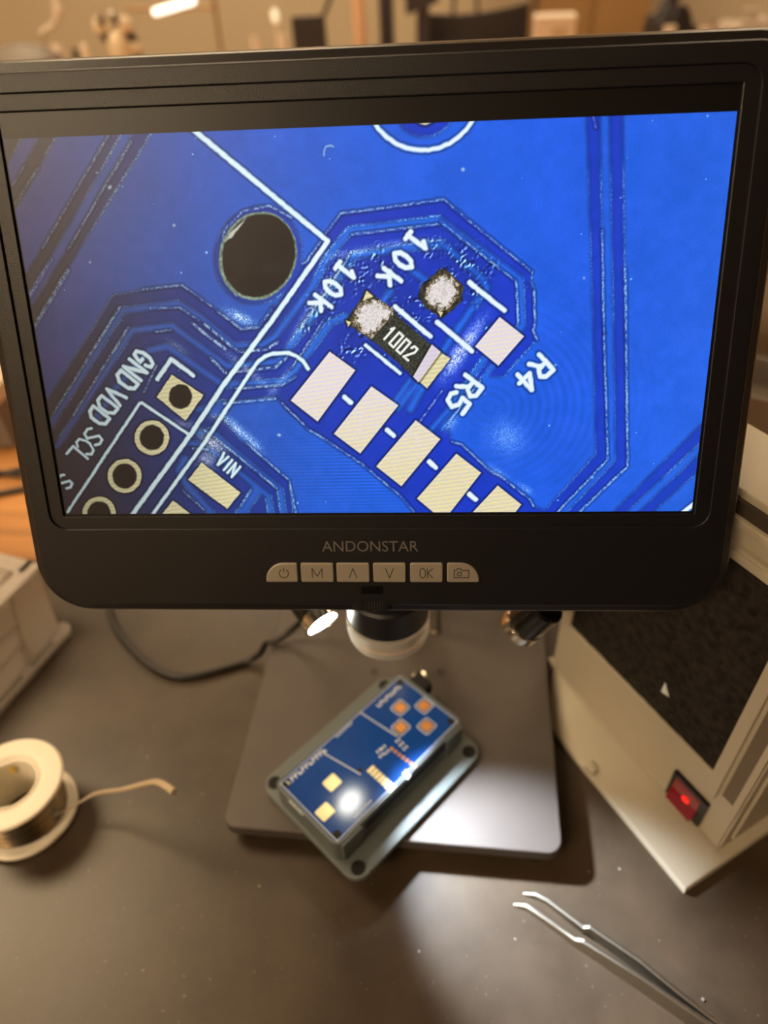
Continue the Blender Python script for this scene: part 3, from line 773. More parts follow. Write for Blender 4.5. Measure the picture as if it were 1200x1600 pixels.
    # dust
    for i in range(46):
        x, y, r = rng.random() * WMM, rng.random() * HMM, .12 + .3 * rng.random() ** 3
        g = np.exp(-((X - x) ** 2 + (Y - y) ** 2) / r ** 2)
        img += g[..., None] * np.array([120, 130, 90]) * (.4 + .6 * min(1, x / 60))
    # dark halo round the print
    halo = np.zeros((H, W), np.float32)
    for op in ART:
        if op[1] == 'silk':
            r = cover(op, .3, wob)
            if r is None: continue
            halo[r[0]] = np.maximum(halo[r[0]], np.clip(1 - np.abs(r[2] + .4) / .55, 0, 1))
    img *= (1 - .34 * halo)[..., None]
    # printed and metal features
    leftdim = (.72 + .28 * np.clip(u * 3.2, 0, 1)) * (1 - .12 * low)
    for op in ART:
        k = op[1]
        if k in ('gap', 'cu', 'gapc', 'ring'): continue
        big = (wob[0] * 2.2, wob[1] * 2.2)
        r = cover(op, .2 if k in ('pad', 'gold', 'term', 'white', 'body') else .3, None if k in ('pad', 'term', 'body', 'white') else big if k in ('solder', 'burn') else wob)
        if r is None: continue
        sl, c, sd = r
        h, w = c.shape
        N1, N2, N5, L = n1[sl], n2[sl], n05[sl], leftdim[sl]
        one = np.ones((h, w, 1))
        if k == 'silk':
            col = one * np.array([208, 240, 240]) + np.clip(sd, 0, .5)[..., None] * np.array([36, 8, 14])
            col = np.where((u[sl] > .42)[..., None], col + np.array([8, 2, 8]), col)
        elif k == 'glint':
            c = c * np.clip(.15 + 1.6 * (N2 - .3) + .9 * (N5 - .5), 0, 1) * (.35 + .5 * np.clip(u[sl] * 3 + .1, 0, 1))
            sh = np.clip(1 - np.abs(sd + .5) / .45, 0, 1) * .22
            img[sl] *= (1 - sh)[..., None]
            col = one * np.array([196, 222, 232])
        elif k == 'dot':
            c = c * .75
            col = one * np.array([206, 222, 226])
        elif k == 'white': col = one * np.array([238, 240, 232])
        elif k in ('pad', 'gold', 'term'):
            img[sl] *= (1 - .45 * np.clip(1 - np.abs(sd + .4) / .6, 0, 1))[..., None]
            xs, ys = X[sl], Y[sl]
            b = .5 + .5 * np.sin(ys * 4.4 + xs * .6 + 2 * N2)
            a = {'pad': np.array([238, 226, 206]), 'gold': np.array([236, 224, 176]), 'term': np.array([222, 212, 226])}[k]
            bb = {'pad': np.array([226, 216, 234]), 'gold': np.array([214, 206, 160]), 'term': np.array([214, 204, 220])}[k]
            if k == 'pad':
                mix = np.clip((ys - 78) / 30 + .6 * (N2 - .5), 0, 1)[..., None]
                a = a * (1 - mix) + np.array([240, 226, 172]) * mix
                bb = bb * (1 - mix) + np.array([218, 210, 186]) * mix
            col = a * b[..., None] + bb * (1 - b[..., None])
            edge = np.clip(1 - sd / .5, 0, 1)[..., None]
            col = col + edge * np.array([8, 8, -10])
        elif k == 'hole': col = one * np.array([30, 26, 26]) + (8 * np.clip(noise(4.)[sl] - .5, 0, 1) * np.exp(-((Y[sl] - 43) / 10) ** 2) * 3)[..., None] * np.array([1, 1, 1])
        elif k == 'rim': col = one * np.array([116, 136, 118]) + (70 * (N2 - .4))[..., None] * np.array([1, 1, .7])
        elif k == 'rimlit': col = one * np.array([190, 195, 180])
        elif k == 'body':
            g = np.clip(N1 * .6 + N5 * .5 - .3, 0, 1)[..., None]
            col = np.array([30, 34, 30]) * (1 - g) + np.array([112, 116, 104]) * g
        elif k == 'burn':
            g = np.clip(N2 * 1.2 - .2, 0, 1)[..., None]
            col = np.array([20, 26, 38]) * (1 - g) + np.array([96, 84, 52]) * g
        elif k == 'solder':
            core = np.clip((sd + 1.6 * (n4[sl] - .5) + 1.2 * (N2 - .5)) / 2.2, 0, 1)
            pit = np.clip((N1 * .9 + N2 * .5 - .45) * 2.4, 0, 1)
            g = np.clip(.25 + core * .9 - (1 - pit) * (1 - core) * .9, 0, 1)[..., None]
            col = np.array([118, 104, 70]) * (1 - g) + np.array([232, 224, 222]) * g
            col = col * (1 - .42 * (1 - pit) * (1 - core * .75))[..., None]
        col = col * L[..., None]
        img[sl] = img[sl] * (1 - c[..., None]) + col * c[..., None]
    img = np.clip(img, 0, 255)
    soft = np.stack([blur(img[..., i], 1) for i in range(3)], -1)
    img = np.clip(img * 1.35 - soft * .35, 0, 255)           # the camera's own sharpening
    return img / 255.
pic = paint_display(ART)
lin = np.where(pic <= .04045, pic / 12.92, ((pic + .055) / 1.055) ** 2.4).astype(np.float32)
ph, pw = lin.shape[:2]
gx = np.linspace(-111, 111, pw, dtype=np.float32) * .001
gy = np.linspace(61.3, -61.3, ph, dtype=np.float32) * .001
co = np.zeros((ph, pw, 3), np.float32); co[..., 0] = gx[None, :]; co[..., 1] = gy[:, None]
idx = np.arange(ph * pw, dtype=np.int32).reshape(ph, pw)
quads = np.stack([idx[1:, :-1], idx[1:, 1:], idx[:-1, 1:], idx[:-1, :-1]], -1).reshape(-1, 4)
me = bpy.data.meshes.new('display')
me.vertices.add(ph * pw); me.vertices.foreach_set('co', co.ravel())
me.loops.add(quads.size); me.loops.foreach_set('vertex_index', quads.ravel())
me.polygons.add(len(quads)); me.polygons.foreach_set('loop_start', np.arange(0, quads.size, 4, dtype=np.int32))
me.update(calc_edges=True)
at = me.color_attributes.new('picture', 'FLOAT_COLOR', 'POINT')
rgba = np.ones((ph * pw, 4), np.float32); rgba[:, :3] = lin.reshape(-1, 3)
at.data.foreach_set('color', rgba.ravel())
dm = mat('display_panel', (6, 6, 8), .4, spec=.4)
nt = dm.node_tree; an = nt.nodes.new('ShaderNodeVertexColor'); an.layer_name = 'picture'
nt.links.new(an.outputs['Color'], nt.nodes['Principled BSDF'].inputs['Emission Color'])
nt.nodes['Principled BSDF'].inputs['Emission Strength'].default_value = 1.0
me.materials.append(dm)
disp = bpy.data.objects.new('display', me); COL.objects.link(disp)
disp.parent = scope; disp.matrix_local = MON
disp['label'] = 'lit screen showing a magnified blue circuit board with resistor 1002'

# keys and lettering
mp_('brand_lettering', lambda bm: text_mesh(bm, 'ANDONSTAR', -17.7, 16.8, -75.4, -71.4, 1.58, .06), ink_grey, 'grey brand lettering under the screen', smooth=False)
KX = [(-38.7, -26.9), (-25.8, -13.8), (-12.8, -.8), (.5, 12.3), (13.8, 25.5), (27.0, 38.5)]
def arcp(cx, cy, r, a0, a1, n=14): return [(cx + r * math.cos(math.radians(a0 + (a1 - a0) * i / n)), cy + r * math.sin(math.radians(a0 + (a1 - a0) * i / n))) for i in range(n + 1)]
def icon(k, bm, cx, cy):
    z, h, w = 2.52, .05, .34
    S = lambda pts: stroke(bm, [(cx + a, cy + b) for a, b in pts], w, z, h)
    if k == 0: S(arcp(0, -.1, 1.7, 125, 415)); S([(0, .5), (0, 2.1)])
    elif k == 1: S([(-1.8, -1.7), (-1.8, 1.8), (0, -1.2), (1.8, 1.8), (1.8, -1.7)])
    elif k == 2: S([(-1.4, -1.8), (0, 1.8), (1.4, -1.8)])
    elif k == 3: S([(-1.4, 1.8), (0, -1.8), (1.4, 1.8)])
    elif k == 4:
        S([(-2.3, -1), (-2.3, 1), (-1.7, 1.8), (-1.0, 1.8), (-.4, 1), (-.4, -1), (-1, -1.8), (-1.7, -1.8), (-2.3, -1)]); S([(.4, -1.8), (.4, 1.8)]); S([(2.2, 1.8), (.5, 0), (2.3, -1.8)])
    else:
        S([(-2.6, -1.7), (-2.6, 1.1), (-1.9, 1.1), (-1.6, 1.7), (-.2, 1.7), (.1, 1.1), (2.6, 1.1), (2.6, -1.7), (-2.6, -1.7)]); S(arcp(-.7, -.3, .75, 0, 360, 12))
KL = ['power key with power symbol', 'key marked M', 'key with up arrow mark', 'key with down arrow mark', 'key marked OK', 'key with camera symbol']
for k, (a, b) in enumerate(KX):
    r = (.7, .7, .7, 6.6) if k == 0 else (.7, .7, 6.6, .7) if k == 5 else .7
    key = mp_('button', lambda bm: prism(bm, rrect(a, b, -87, -79.6, r, 8), 1.2, 2.5, .5), silver_key, 'silver grey ' + KL[k])
    mp_('button_mark', lambda bm: icon(k, bm, (a + b) / 2 + (.8 if k == 0 else 0) + (-.6 if k == 5 else 0), -83.4), engrave, parent=key, smooth=False)
mp_('sensor_window', lambda bm: prism(bm, rrect(-4.3, 3.8, -91.9, -88.8, .4), 1.3, 1.9, .15), black_gloss, 'small glossy window under the keys')
def wheel(bm):
    n = 44
    prof = []
    for i in range(n * 2):
        a = math.pi * i / n; r = 7.4 if i % 2 else 6.9
        prof.append((r * math.cos(a), r * math.sin(a)))
    loft(bm, [[(-.6 + x, -98.4 + 0, .2 + y) for x, y in prof], [(-.6 + x, -94.6, .2 + y * .98) for x, y in prof]])
    for v in bm.verts: v.co.z = min(v.co.z * .35, 3.4)
mp_('thumb_wheel', wheel, black_plastic, 'ribbed black thumb wheel at the lower edge')

# ------------------------------------------------------------------ power cable
bm = NB()
tube(bm, spline([(-62, 100, 90), (-66, 84, 56), (-73.6, 79.6, 36), (-83.5, 76.6, 24), (-92, 72, 19.6), (-98.5, 70.8, 17.6), (-104, 70, 8), (-114, 66.8, 2.6), (-132.7, 58, 2.6), (-147.6, 53.6, 2.6), (-159.2, 54.2, 2.6), (-173.9, 60.9, 2.6), (-189.8, 72.8, 2.6), (-206, 88, 2.6), (-225, 116, 2.6), (-250, 168, 2.6), (-300, 230, 1.6), (-380, 250, 1.4)], 10), 1.9, 12)
tag(finish('power_cable', bm, cable_black), 'black cable curving over the mat left of the base plate', 'cable')

# ------------------------------------------------------------------ project box with the circuit board
BA = math.radians(51.5)
BC = Vector((-.0242, -.0062, .0161))
pbox = empty('project_box', BC, 'grey plastic project box with screw flanges on the base plate', 'project box', BA)
def flange(bm):
    # base plate with two flanges and four screw holes: x long axis
    out = rrect(-46.5, 46.5, -36, 36, 8, 6)
    prism(bm, out, 0, 3.6, .7)
part('base_flange', flange, box_grey, pbox)
for sx in (-1, 1):
    for sy in (-1, 1):
        part('screw_hole', lambda bm, sx=sx, sy=sy: lathe(bm, [(0, 3.66), (2.2, 3.66), (2.3, 3.7), (3.3, 4.0), (3.6, 3.5)], 20, (sx * 40.2, sy * 30.6, 0)), rubber, pbox, 'dark screw hole with raised rim')
def walls(bm):
    o = rrect(-45, 45, -23, 23, 4.5, 6); i = rrect(-43.2, 43.2, -21.3, 21.3, 3, 6)
    P = lambda q, z: [(x, y, z) for x, y in q]
    loft(bm, [P(i, 3.4), P(o, 3.4), P(o, 17.6), P(rrect(-44.4, 44.4, -22.4, 22.4, 4.2, 6), 18.6), P(i, 18.6), P(i, 3.4)], False, False)
part('wall_rim', walls, box_grey, pbox)
# dark strip stands for the shaded gap between the wall's two end posts
part('slot', lambda bm: box(bm, -27, 31, -23.4, -22.6, 10.2, 17.4, .3), rubber, pbox, 'dark strip for the shaded slot in the long side under the board')
for x in (-36, 36):
    part('side_rib', lambda bm, x=x: box(bm, x - 6.5, x + 6.5, -24.2, -22, 3.4, 18, 1), box_grey, pbox)
part('socket', lambda bm: (box(bm, 44.5, 53, 5, 17, 8, 17.5, 2.5)), rubber, pbox, 'black plug on the far end')

board = empty('circuit_board', BC + Vector((0, 0, .0168)), 'small blue circuit board lying in the project box', 'circuit board', BA)
part('board', lambda bm: prism(bm, rrect(-43, 43, -21.1, 21.1, 2.5), 0, 1.6, .15), mask_blue, board)
def onb(x, y):   # photo survey: world mm -> board mm
    v = Matrix.Rotation(-BA, 2) @ Vector((x + 24.2, y + 6.2)); return v.x, v.y
for (x, y) in ((-12, 20.3), (.6, 22.4), (-10.7, 8.5), (2.6, 10.3)):
    u, v = onb(x, y)
    pd = part('copper_pad', lambda bm: prism(bm, rrect(u - 2.6, u + 2.6, v - 2.6, v + 2.6, .8), 1.6, 1.85, .1), gold, board, 'square orange copper pad')
    def ol(bm):
        ring_frame(bm, rrect(u - 4, u + 4, v - 3.8, v + 3.8, 1.4), rrect(u - 3.6, u + 3.6, v - 3.4, v + 3.4, 1.2), 1.58, 1.66)
    part('pad_outline', ol, silk_white, pd)
for (x, y) in ((-41.3, -24.2), (-42.3, -38.9)):
    u, v = onb(x, y)
    part('tinned_pad', lambda bm: prism(bm, rrect(u - 3.7, u + 3.7, v - 3.4, v + 3.4, .9), 1.6, 1.9, .1), pad_tin, board, 'large square pale yellow pad')
u0, v0 = onb(-23.2, -15.8); u1, v1 = onb(-12.2, -24.8)
for i in range(7):
    u, v = u0 + (u1 - u0) * i / 6, v0 + (v1 - v0) * i / 6
    part('edge_pad', lambda bm: prism(bm, rrect(u - 2.1, u + 2.1, v - .9, v + .9, .15), 1.6, 1.85, .06), pad_tin, board)
u0, v0 = onb(-14.2, -4.0); u1, v1 = onb(-2, -12.5)
for i in range(7):
    u, v = u0 + (u1 - u0) * i / 6, v0 + (v1 - v0) * i / 6
    part('header_pad', lambda bm: prism(bm, rrect(u - .85, u + .85, v - .75, v + .75, .4), 1.6, 1.85, .06), gold, board)
for x, y in ((-18.5, -3.5), (-16.5, -6), (-20.5, -5.5), (-19, -8), (-9.5, -1), (-7.5, -3), (-11.5, 1), (-6.5, -16), (-4.8, -18.2)):
    u, v = onb(x, y)
    part('chip_pad', lambda bm: (box(bm, u - 1.3, u - .5, v - .7, v + .7, 1.6, 1.8), box(bm, u + .5, u + 1.3, v - .7, v + .7, 1.6, 1.8)), silk_white, board)
def rule(bm):
    for (a, b) in (((-48.3, -8.8), (-28.2, -18.8)), ((-33, 16), (-12.3, 3.4))):
        stroke(bm, [onb(*a), onb(*b)], .45, 1.6, .05)
    stroke(bm, [(-42.3, -20.4), (42.3, -20.4), (42.3, 20.4), (-42.3, 20.4), (-42.3, -20.4)], .3, 1.6, .04)
part('printed_lines', rule, silk_white, board, 'thin white printed lines', smooth=False)
def row(bm, c, d, n, h, w, pitch):
    """blurred row of printed characters"""
    r = random.Random(n)
    u, v = onb(*c)
    for i in range(n):
        x = u + d[0] * pitch * i; y = v + d[1] * pitch * i
        a = r.random()
        box(bm, x - w / 2, x - w / 2 + w * .35, y - h / 2, y + h / 2, 1.6, 1.65)
        box(bm, x, x + w * .5, y - h / 2 + (h * .55 if a > .5 else 0), y - h / 2 + (h if a > .5 else h * .45), 1.6, 1.65)
part('printed_title', lambda bm: (row(bm, (-62.5, -25.5), (1, 0), 11, 2.5, 1.6, 2.3)), silk_white, board, 'white printed title along the left end', smooth=False)
part('printed_title', lambda bm: (row(bm, (-23.5, 21), (1, 0), 8, 2.3, 1.6, 2.2)), silk_white, board, 'white printed title along the far end', smooth=False)
for c_, d_, n_ in (((-43, 1), (1, 0), 9), ((-60, -35), (0, -1), 8), ((-28, -40), (1, 0), 9)):
    part('printed_note', lambda bm: row(bm, c_, d_, n_, 1.1, .9, 1.3), silk_white, board, smooth=False)
for x, y in ((-40.2, -18), (40.2, -18), (-40.2, 18), (40.2, 18)):
    part('mounting_hole', lambda bm: lathe(bm, [(0, 1.63), (1.4, 1.63), (1.5, 1.7), (2., 1.7), (2.1, 1.5)], 20, (x, y, 0)), rubber, board)
for x, y in ((-28.5, -16.5), (-12.5, 5)):
    u, v = onb(x, y)
    part('via_hole', lambda bm: lathe(bm, [(0, 1.63), (1.1, 1.63), (1.2, 1.68), (1.4, 1.5)], 16, (u, v, 0)), rubber, board)

# ------------------------------------------------------------------ solder spool
ax = Vector((.0361, .0342, 1)).normalized()
xa = Vector((0, 1, 0)).cross(ax).normalized(); ya = ax.cross(xa)
spool = empty('solder_spool', None, 'white plastic spool of thin solder wire at the left edge', 'spool', mw=frame_m(Vector((-.2051, -.0362, .0021)), xa, ya, ax))
RS = 25.5
part('lower_flange', lambda bm: lathe(bm, [(12.5, -.8), (RS - 1, -.8), (RS, 0), (RS, 1.6), (RS - 1, 2.4), (13.5, 2.6), (12.5, 2.6), (12.5, -.8)], 72), white_plastic, spool)
part('upper_flange', lambda bm: lathe(bm, [(12.5, 26.6), (13.5, 26.4), (RS - 1, 26.6), (RS, 27.4), (RS, 28.4), (RS - .9, 29.2), (17, 29.4), (15.8, 29.2), (14.8, 28.6), (13.6, 27.4), (12.5, 26.6)], 72), white_plastic, spool)
part('core', lambda bm: lathe(bm, [(12.5, -.6), (13.6, 0), (13.6, 28.6), (12.5, 28), (12.5, -.6)], 60), white_plastic, spool)
def winding(bm):
    N, K = 23, 48
    for i in range(N):
        r = 20.4 + rnd.uniform(-.3, .4); z = 3.2 + i * 1.0
        pts = []
        sl = rnd.uniform(-.5, .5)
        for k in range(K):
            a = 2 * math.pi * k / K
            pts.append((r * math.cos(a), r * math.sin(a), z + sl * math.sin(a + i)))
        V = []
        for k in range(K):
            p = Vector(pts[k]); out = Vector((p.x, p.y, 0)).normalized()
            V.append([bm.verts.new(p + out * .55 * math.cos(t) + Vector((0, 0, .55 * math.sin(t)))) for t in (0, 1.26, 2.51, 3.77, 5.03)])
        for k in range(K):
            for j in range(5):
                bm.faces.new((V[k][j], V[(k + 1) % K][j], V[(k + 1) % K][(j + 1) % 5], V[k][(j + 1) % 5]))
w = part('wound_wire', winding, solder_wire, spool, 'shiny solder wire wound on the spool'); w['kind'] = 'stuff'
part('wire_bed', lambda bm: lathe(bm, [(13.6, 2.6), (20.0, 2.6), (20.0, 26.4), (13.6, 26.4), (13.6, 2.6)], 48), solder_wire, spool)
bpy.context.view_layer.update()
bm = NB()
pts = spline([(-199, -55, 12), (-190, -44.5, 11), (-181, -38.8, 12), (-173.8, -35.1, 14), (-163.2, -31.9, 20), (-145.9, -33.7, 30), (-131.1, -34.9, 40), (-122.6, -36.5, 46), (-114.8, -40.6, 50), (-110.1, -43.8, 52)], 8)
rad = [.5 + 1.25 * min(1, max(0, (i - 20) / 40)) for i in range(len(pts))]
tube(bm, pts, rad, 10)
tail = finish('loose_end', bm, mat('wire_end', (196, 180, 154), .4, metal=.35)); tail.parent = spool; tail.matrix_local = spool.matrix_world.inverted(); tail['label'] = 'loose end of solder wire curling up over the mat'
part('core_label', lambda bm: box(bm, -8.6, -4.4, 10.0, 10.6, 20, 25.5, .2), mat('label_yellow', (214, 176, 60), .6), spool, 'yellow scrap inside the spool hole')

# ------------------------------------------------------------------ tweezers
FR = [(47.0, -59.4, 1.0), (52.5, -59.7, 2.2), (56.9, -62.3, 3.0), (65, -67.3, 3.6), (73.5, -72.8, 4.5), (76.5, -74.0, 6.5), (98.3, -86.0, 8.0), (123.3, -100.9, 8.5), (135, -108, 8.5), (150, -117, 8.5)]
RE = [(51.7, -54.2, 1.0), (56.9, -54.3, 2.2), (62.2, -56.6, 3.0), (69.5, -61.6, 3.6), (77.4, -67.3, 4.5), (79.9, -67.7, 6.5), (99.3, -79.9, 8.0), (112.7, -90.3, 8.5), (125.9, -99.4, 8.5), (136, -107, 8.5), (150, -116.2, 8.5)]
tw = empty('tweezers', (.098, -.086, 0), 'steel tweezers with open tips lying on the black mat', 'tweezers')
bpy.context.view_layer.update()
TI = tw.matrix_world.inverted()
def arm(bm, pts, lean):
    P = [Vector(p) for p in pts]; L = []
    for i, p in enumerate(P):
        t = (P[min(i + 1, len(P) - 1)] - P[max(0, i - 1)]); t.z = 0; t.normalize()
        n = Vector((-t.y, t.x, 0)); th = .4 if i == 0 else .95
        zb = 0.15; k_ = lean * min(1, p.z / 8)
        L.append([tuple(p + n * (th + k_) + Vector((0, 0, zb - p.z))), tuple(p - n * (th - k_) + Vector((0, 0, zb - p.z))), tuple(p - n * th + Vector((0, 0, -.2))), tuple(p - n * th * .5), tuple(p + n * th * .5), tuple(p + n * th + Vector((0, 0, -.2)))])
    loft(bm, L)
for nm, P, le in (('arm', FR, -1.5), ('arm', RE, -.8)):
    bm = NB(); arm(bm, P, le)
    o = finish(nm, bm, mat('tweezer_steel', (150, 145, 134), .36, metal=1.), angle=25); o.parent = tw; o.matrix_local = TI

# ------------------------------------------------------------------ fume extractor: x along its face, y inwards (away from the viewer), z up
e1 = Vector((-.5634, .8262, 0)); e2 = Vector((.8262, .5634, 0))
ext = empty('fume_extractor', None, 'beige solder fume extractor with black foam filter and red switch', 'fume extractor', mw=frame_m(Vector((.1436, -.0294, 0)), -e1, e2, Vector((0, 0, 1))))
# local: X = -s
def tray(bm):
    out = [(5, -25), (-92, -25), (-97, -24), (-126, 0.5), (-128, 4), (-128, 80), (5, 80)][::-1]
    mid = [(4, -24), (-92, -24), (-96.3, -23), (-125, .8), (-127, 4), (-127, 79), (4, 79)][::-1]
    inn = [(0, -3), (-88, -3), (-95, -2.6), (-121, -1.5), (-123, 2), (-123, 78), (0, 78)][::-1]
    in2 = [(0, -1), (-90, -1), (-97, -.6), (-123, .2), (-124, 3), (-124, 77), (0, 77)][::-1]
    P = lambda q, z: [(x, y, z) for x, y in q]
    loft(bm, [P(out, .2), P(out, 3.0), P(mid, 4.2), P(inn, 7.4), P(in2, 9.5)])
part('base_tray', tray, beige, ext, 'beige tray foot with a sloping front lip', angle=50)
for (x, y) in ((-63, -22.5), (-125, 1)):
    part('tray_clip', lambda bm, x=x, y=y: box(bm, x - 3.2, x + 3.2, y - 2.2, y + 2.2, 2.5, 7.5 if y < 0 else 11.5, 1.2), beige, ext)
def hull(bm):
    prof = [(0, 8.5), (0, 186), (2.5, 188), (34, 188), (36, 185.5), (70, 60), (70, 22), (62, 10), (52, 8.5)]
    # opening for the foam is left in the face: build face as frame
    X0, X1 = 0, -125
    loft(bm, [[(X0, y, z) for y, z in prof], [(X1, y, z) for y, z in prof]])
    es = [e for e in bm.edges if abs(e.verts[0].co.y) < .1 and abs(e.verts[1].co.y) < .1 and abs(e.verts[0].co.x - e.verts[1].co.x) < .1]
    bmesh.ops.bevel(bm, geom=es, offset=1.2, segments=2, affect='EDGES')
part('housing', hull, beige, ext, angle=30)
# filter frame standing proud of the housing, foam set back in it
FX0, FX1, FZ0, FZ1 = -17, -114.5, 55.5, 166.5
def fframe(bm):
    P = lambda x0, x1, z0, z1, y: [(x0, y, z0), (x1, y, z0), (x1, y, z1), (x0, y, z1)]
    loft(bm, [P(-11.5, -120, 40, 173, -.2), P(-11.5, -120, 40, 173, -2.4), P(FX0 + .4, FX1 - .4, FZ0 - .4, FZ1 + .4, -2.6), P(FX0, FX1, FZ0, FZ1, -2.2), P(FX0, FX1, FZ0, FZ1, -.1)], False, False)
part('filter_frame', fframe, beige, ext, 'raised beige frame round the foam filter', angle=30)
def foam_pad(bm):
    nx, nz = 40, 44
    V = []
    for j in range(nz + 1):
        V.append([bm.verts.new((FX0 + (FX1 - FX0) * i / nx, -1.2 + rnd.uniform(-.18, .18), FZ0 + (FZ1 - FZ0) * j / nz)) for i in range(nx + 1)])
    for j in range(nz):
        for i in range(nx):
            bm.faces.new((V[j][i], V[j][i + 1], V[j + 1][i + 1], V[j + 1][i]))
part('foam_filter', foam_pad, foam, ext, 'black porous carbon foam filter')
part('groove_shade_strip', lambda bm: box(bm, -9.6, -3.6, -.5, .3, 45, 172, .1), mat('slot_shade', (96, 86, 70), .6), ext, 'narrow strip darkened like the shade in the groove beside the filter frame')  # beige darkened for the shade inside the groove
part('guide_rail', lambda bm: box(bm, -3.6, -.6, -1.2, .3, 36, 172, .4), beige, ext)
part('top_rail', lambda bm: box(bm, -121, -2, -3.6, -.2, 167.5, 171.5, .9), beige, ext)
part('top_rail', lambda bm: box(bm, -121, -2, -3.0, 1, 180.5, 184.5, .9), beige, ext)
part('lid_shade_strip', lambda bm: box(bm, -122, -1, -1.0, 1.6, 184.4, 190, .1), mat('lid_shade_brown', (52, 44, 36), .8), ext, 'dark brown strip painted as the shade under the lid')  # dark brown strip stands in for the shade under the lid
part('lid', lambda bm: box(bm, -126, 1, 1.0, 37, 188, 193, 1.2), beige, ext)
def swb(bm): prism(bm, rrect(-33, -11.8, -7.5, 13.5, .8), 0, 2.2, .5)
SWM = Matrix(((1, 0, 0, 0), (0, 0, -1, 0), (0, 1, 0, .0185), (0, 0, 0, 1)))
sw = part('rocker_switch', swb, black_gloss, ext, 'black framed rocker switch', mw=SWM)
def rock(bm):
    loft(bm, [[(-30.4, y, z) for y, z in ((-4.6, 1.2), (11, 1.2), (11, 2.2), (3.4, 3.0), (-4.6, 5.4))], [(-15.4, y, z) for y, z in ((-4.6, 1.2), (11, 1.2), (11, 2.2), (3.4, 3.0), (-4.6, 5.4))]])
part('rocker', rock, red_lens, sw, 'red translucent rocker', smooth=False)
part('rocker_glow', lambda bm: lathe(bm, [(0, 3.6), (1.2, 3.5), (2.2, 3.2), (2.2, 2.4)], 20, (-22.0, 3.6, 0)), red_glow, sw, 'glowing spot of the lit rocker')
part('torn_spot', lambda bm: loft(bm, [[(-48.6, -1.3, 72), (-53, -1.3, 78.4), (-53.4, -1.3, 70.6)], [(-50.4, -2.8, 73.4), (-52.2, -2.8, 75.6), (-52.4, -2.8, 73)]]), silk_white, ext, 'small white triangular fleck stuck on the foam', smooth=False)
def emb(bm):
    o = [(-104 + 9 * math.cos(t), -.25, 26 + 4.4 * math.sin(t)) for t in [2 * math.pi * i / 28 for i in range(28)]]
    i_ = [(-104 + 7.6 * math.cos(t), -.6, 26 + 3.4 * math.sin(t)) for t in [2 * math.pi * i / 28 for i in range(28)]]
    loft(bm, [o, i_], False, True)
part('oval_badge', emb, beige, ext, 'faint raised oval badge on the housing')
def sidecap(bm):
    pr = [(6, 14), (6, 120), (20, 150), (30, 150), (58, 60), (58, 24), (50, 14)]
    loft(bm, [[(0, y, z) for y, z in pr], [(1.2, y + (.6 if y < 30 else -.6), z) for y, z in pr]])
part('side_cover', sidecap, beige, ext, angle=25)
part('tilt_arm', lambda bm: tube(bm, [(2.6, 64, 12), (3.0, 66, 60), (2.6, 56, 96)], 2.0, 10), rubber, ext)

# ------------------------------------------------------------------ clear parts box at the left
pb = empty('parts_box', (-.30, .07, 0), 'translucent plastic parts box with dividers beside the spool', 'storage box')
bpy.context.view_layer.update()
PI_ = pb.matrix_world.inverted()
def bp(name, fn, label=None, m=clear_pp):
    bm = NB(); fn(bm)
    o = finish(name, bm, m, angle=30); o.parent = pb; o.matrix_local = PI_
    if label: o['label'] = label
    return o
d = Vector((.248, .969, 0)); nn_ = Vector((.969, -.248, 0))
BC1 = Vector((-243.6, 83.4, 0))                 # far lower corner of the near wall
def bq(a, b, z): return tuple(BC1 + d * a - nn_ * b + Vector((0, 0, z)))       # a along the wall (towards the viewer is negative), b inwards
def quadplate(bm, q, th):
    q = [Vector(v) for v in q]
    n = (q[1] - q[0]).cross(q[3] - q[0]).normalized() * th
    loft(bm, [[tuple(v) for v in q], [tuple(v + n) for v in q]])
HBX = 45
bp('side_wall', lambda bm: quadplate(bm, [bq(-150, 0, 3), bq(0, 0, 3), bq(14, 12, HBX), bq(-150, 12, HBX)], 1.2))
bp('end_wall', lambda bm: quadplate(bm, [bq(0, 0, 3), bq(0, 150, 3), bq(14, 150, HBX), bq(14, 12, HBX)], 1.2))
bp('side_wall', lambda bm: quadplate(bm, [bq(-150, 150, 3), bq(0, 150, 3), bq(14, 150, HBX), bq(-150, 150, HBX)], 1.2))
bp('end_wall', lambda bm: quadplate(bm, [bq(-150, 0, 3), bq(-150, 150, 3), bq(-150, 150, HBX), bq(-150, 12, HBX)], 1.2))
bp('bottom', lambda bm: quadplate(bm, [bq(-150, 0, 3), bq(-150, 150, 3), bq(0, 150, 3), bq(0, 0, 3)], 1.2))
bp('rim', lambda bm: quadplate(bm, [bq(-150, 9, HBX), bq(16, 9, HBX), bq(16, 19, HBX), bq(-150, 19, HBX)], 1.6), 'pale upper rim of the box')
bp('rim', lambda bm: quadplate(bm, [bq(6, 15, HBX), bq(16, 15, HBX), bq(16, 150, HBX), bq(6, 150, HBX)], 1.6))
for a in (-24, -72, -118):
    bp('divider', lambda bm: quadplate(bm, [bq(a, 2, 4), bq(a, 150, 4), bq(a, 150, HBX - 4), bq(a, 11, HBX - 4)], 1.4))
bp('divider', lambda bm: quadplate(bm, [bq(-150, 34, 4), bq(10, 34, 4), bq(12, 34, HBX - 6), bq(-150, 34, HBX - 6)], 1.4))
def wallp(a, f):            # point on the sloping wall, f from foot to rim
    return bq(a + 14 * f * 0, 12 * f - 1.3, 3 + (HBX - 3) * f)
for a0, a1, f0, f1 in ((-29.7, -9.7, 0.02, 1), (-150, -24, .33, .33), (-150, -17, .62, .62)):
    bp('wall_rib', lambda bm: tube(bm, [wallp(a0, f0), wallp(a1, f1)], 1.5, 8))
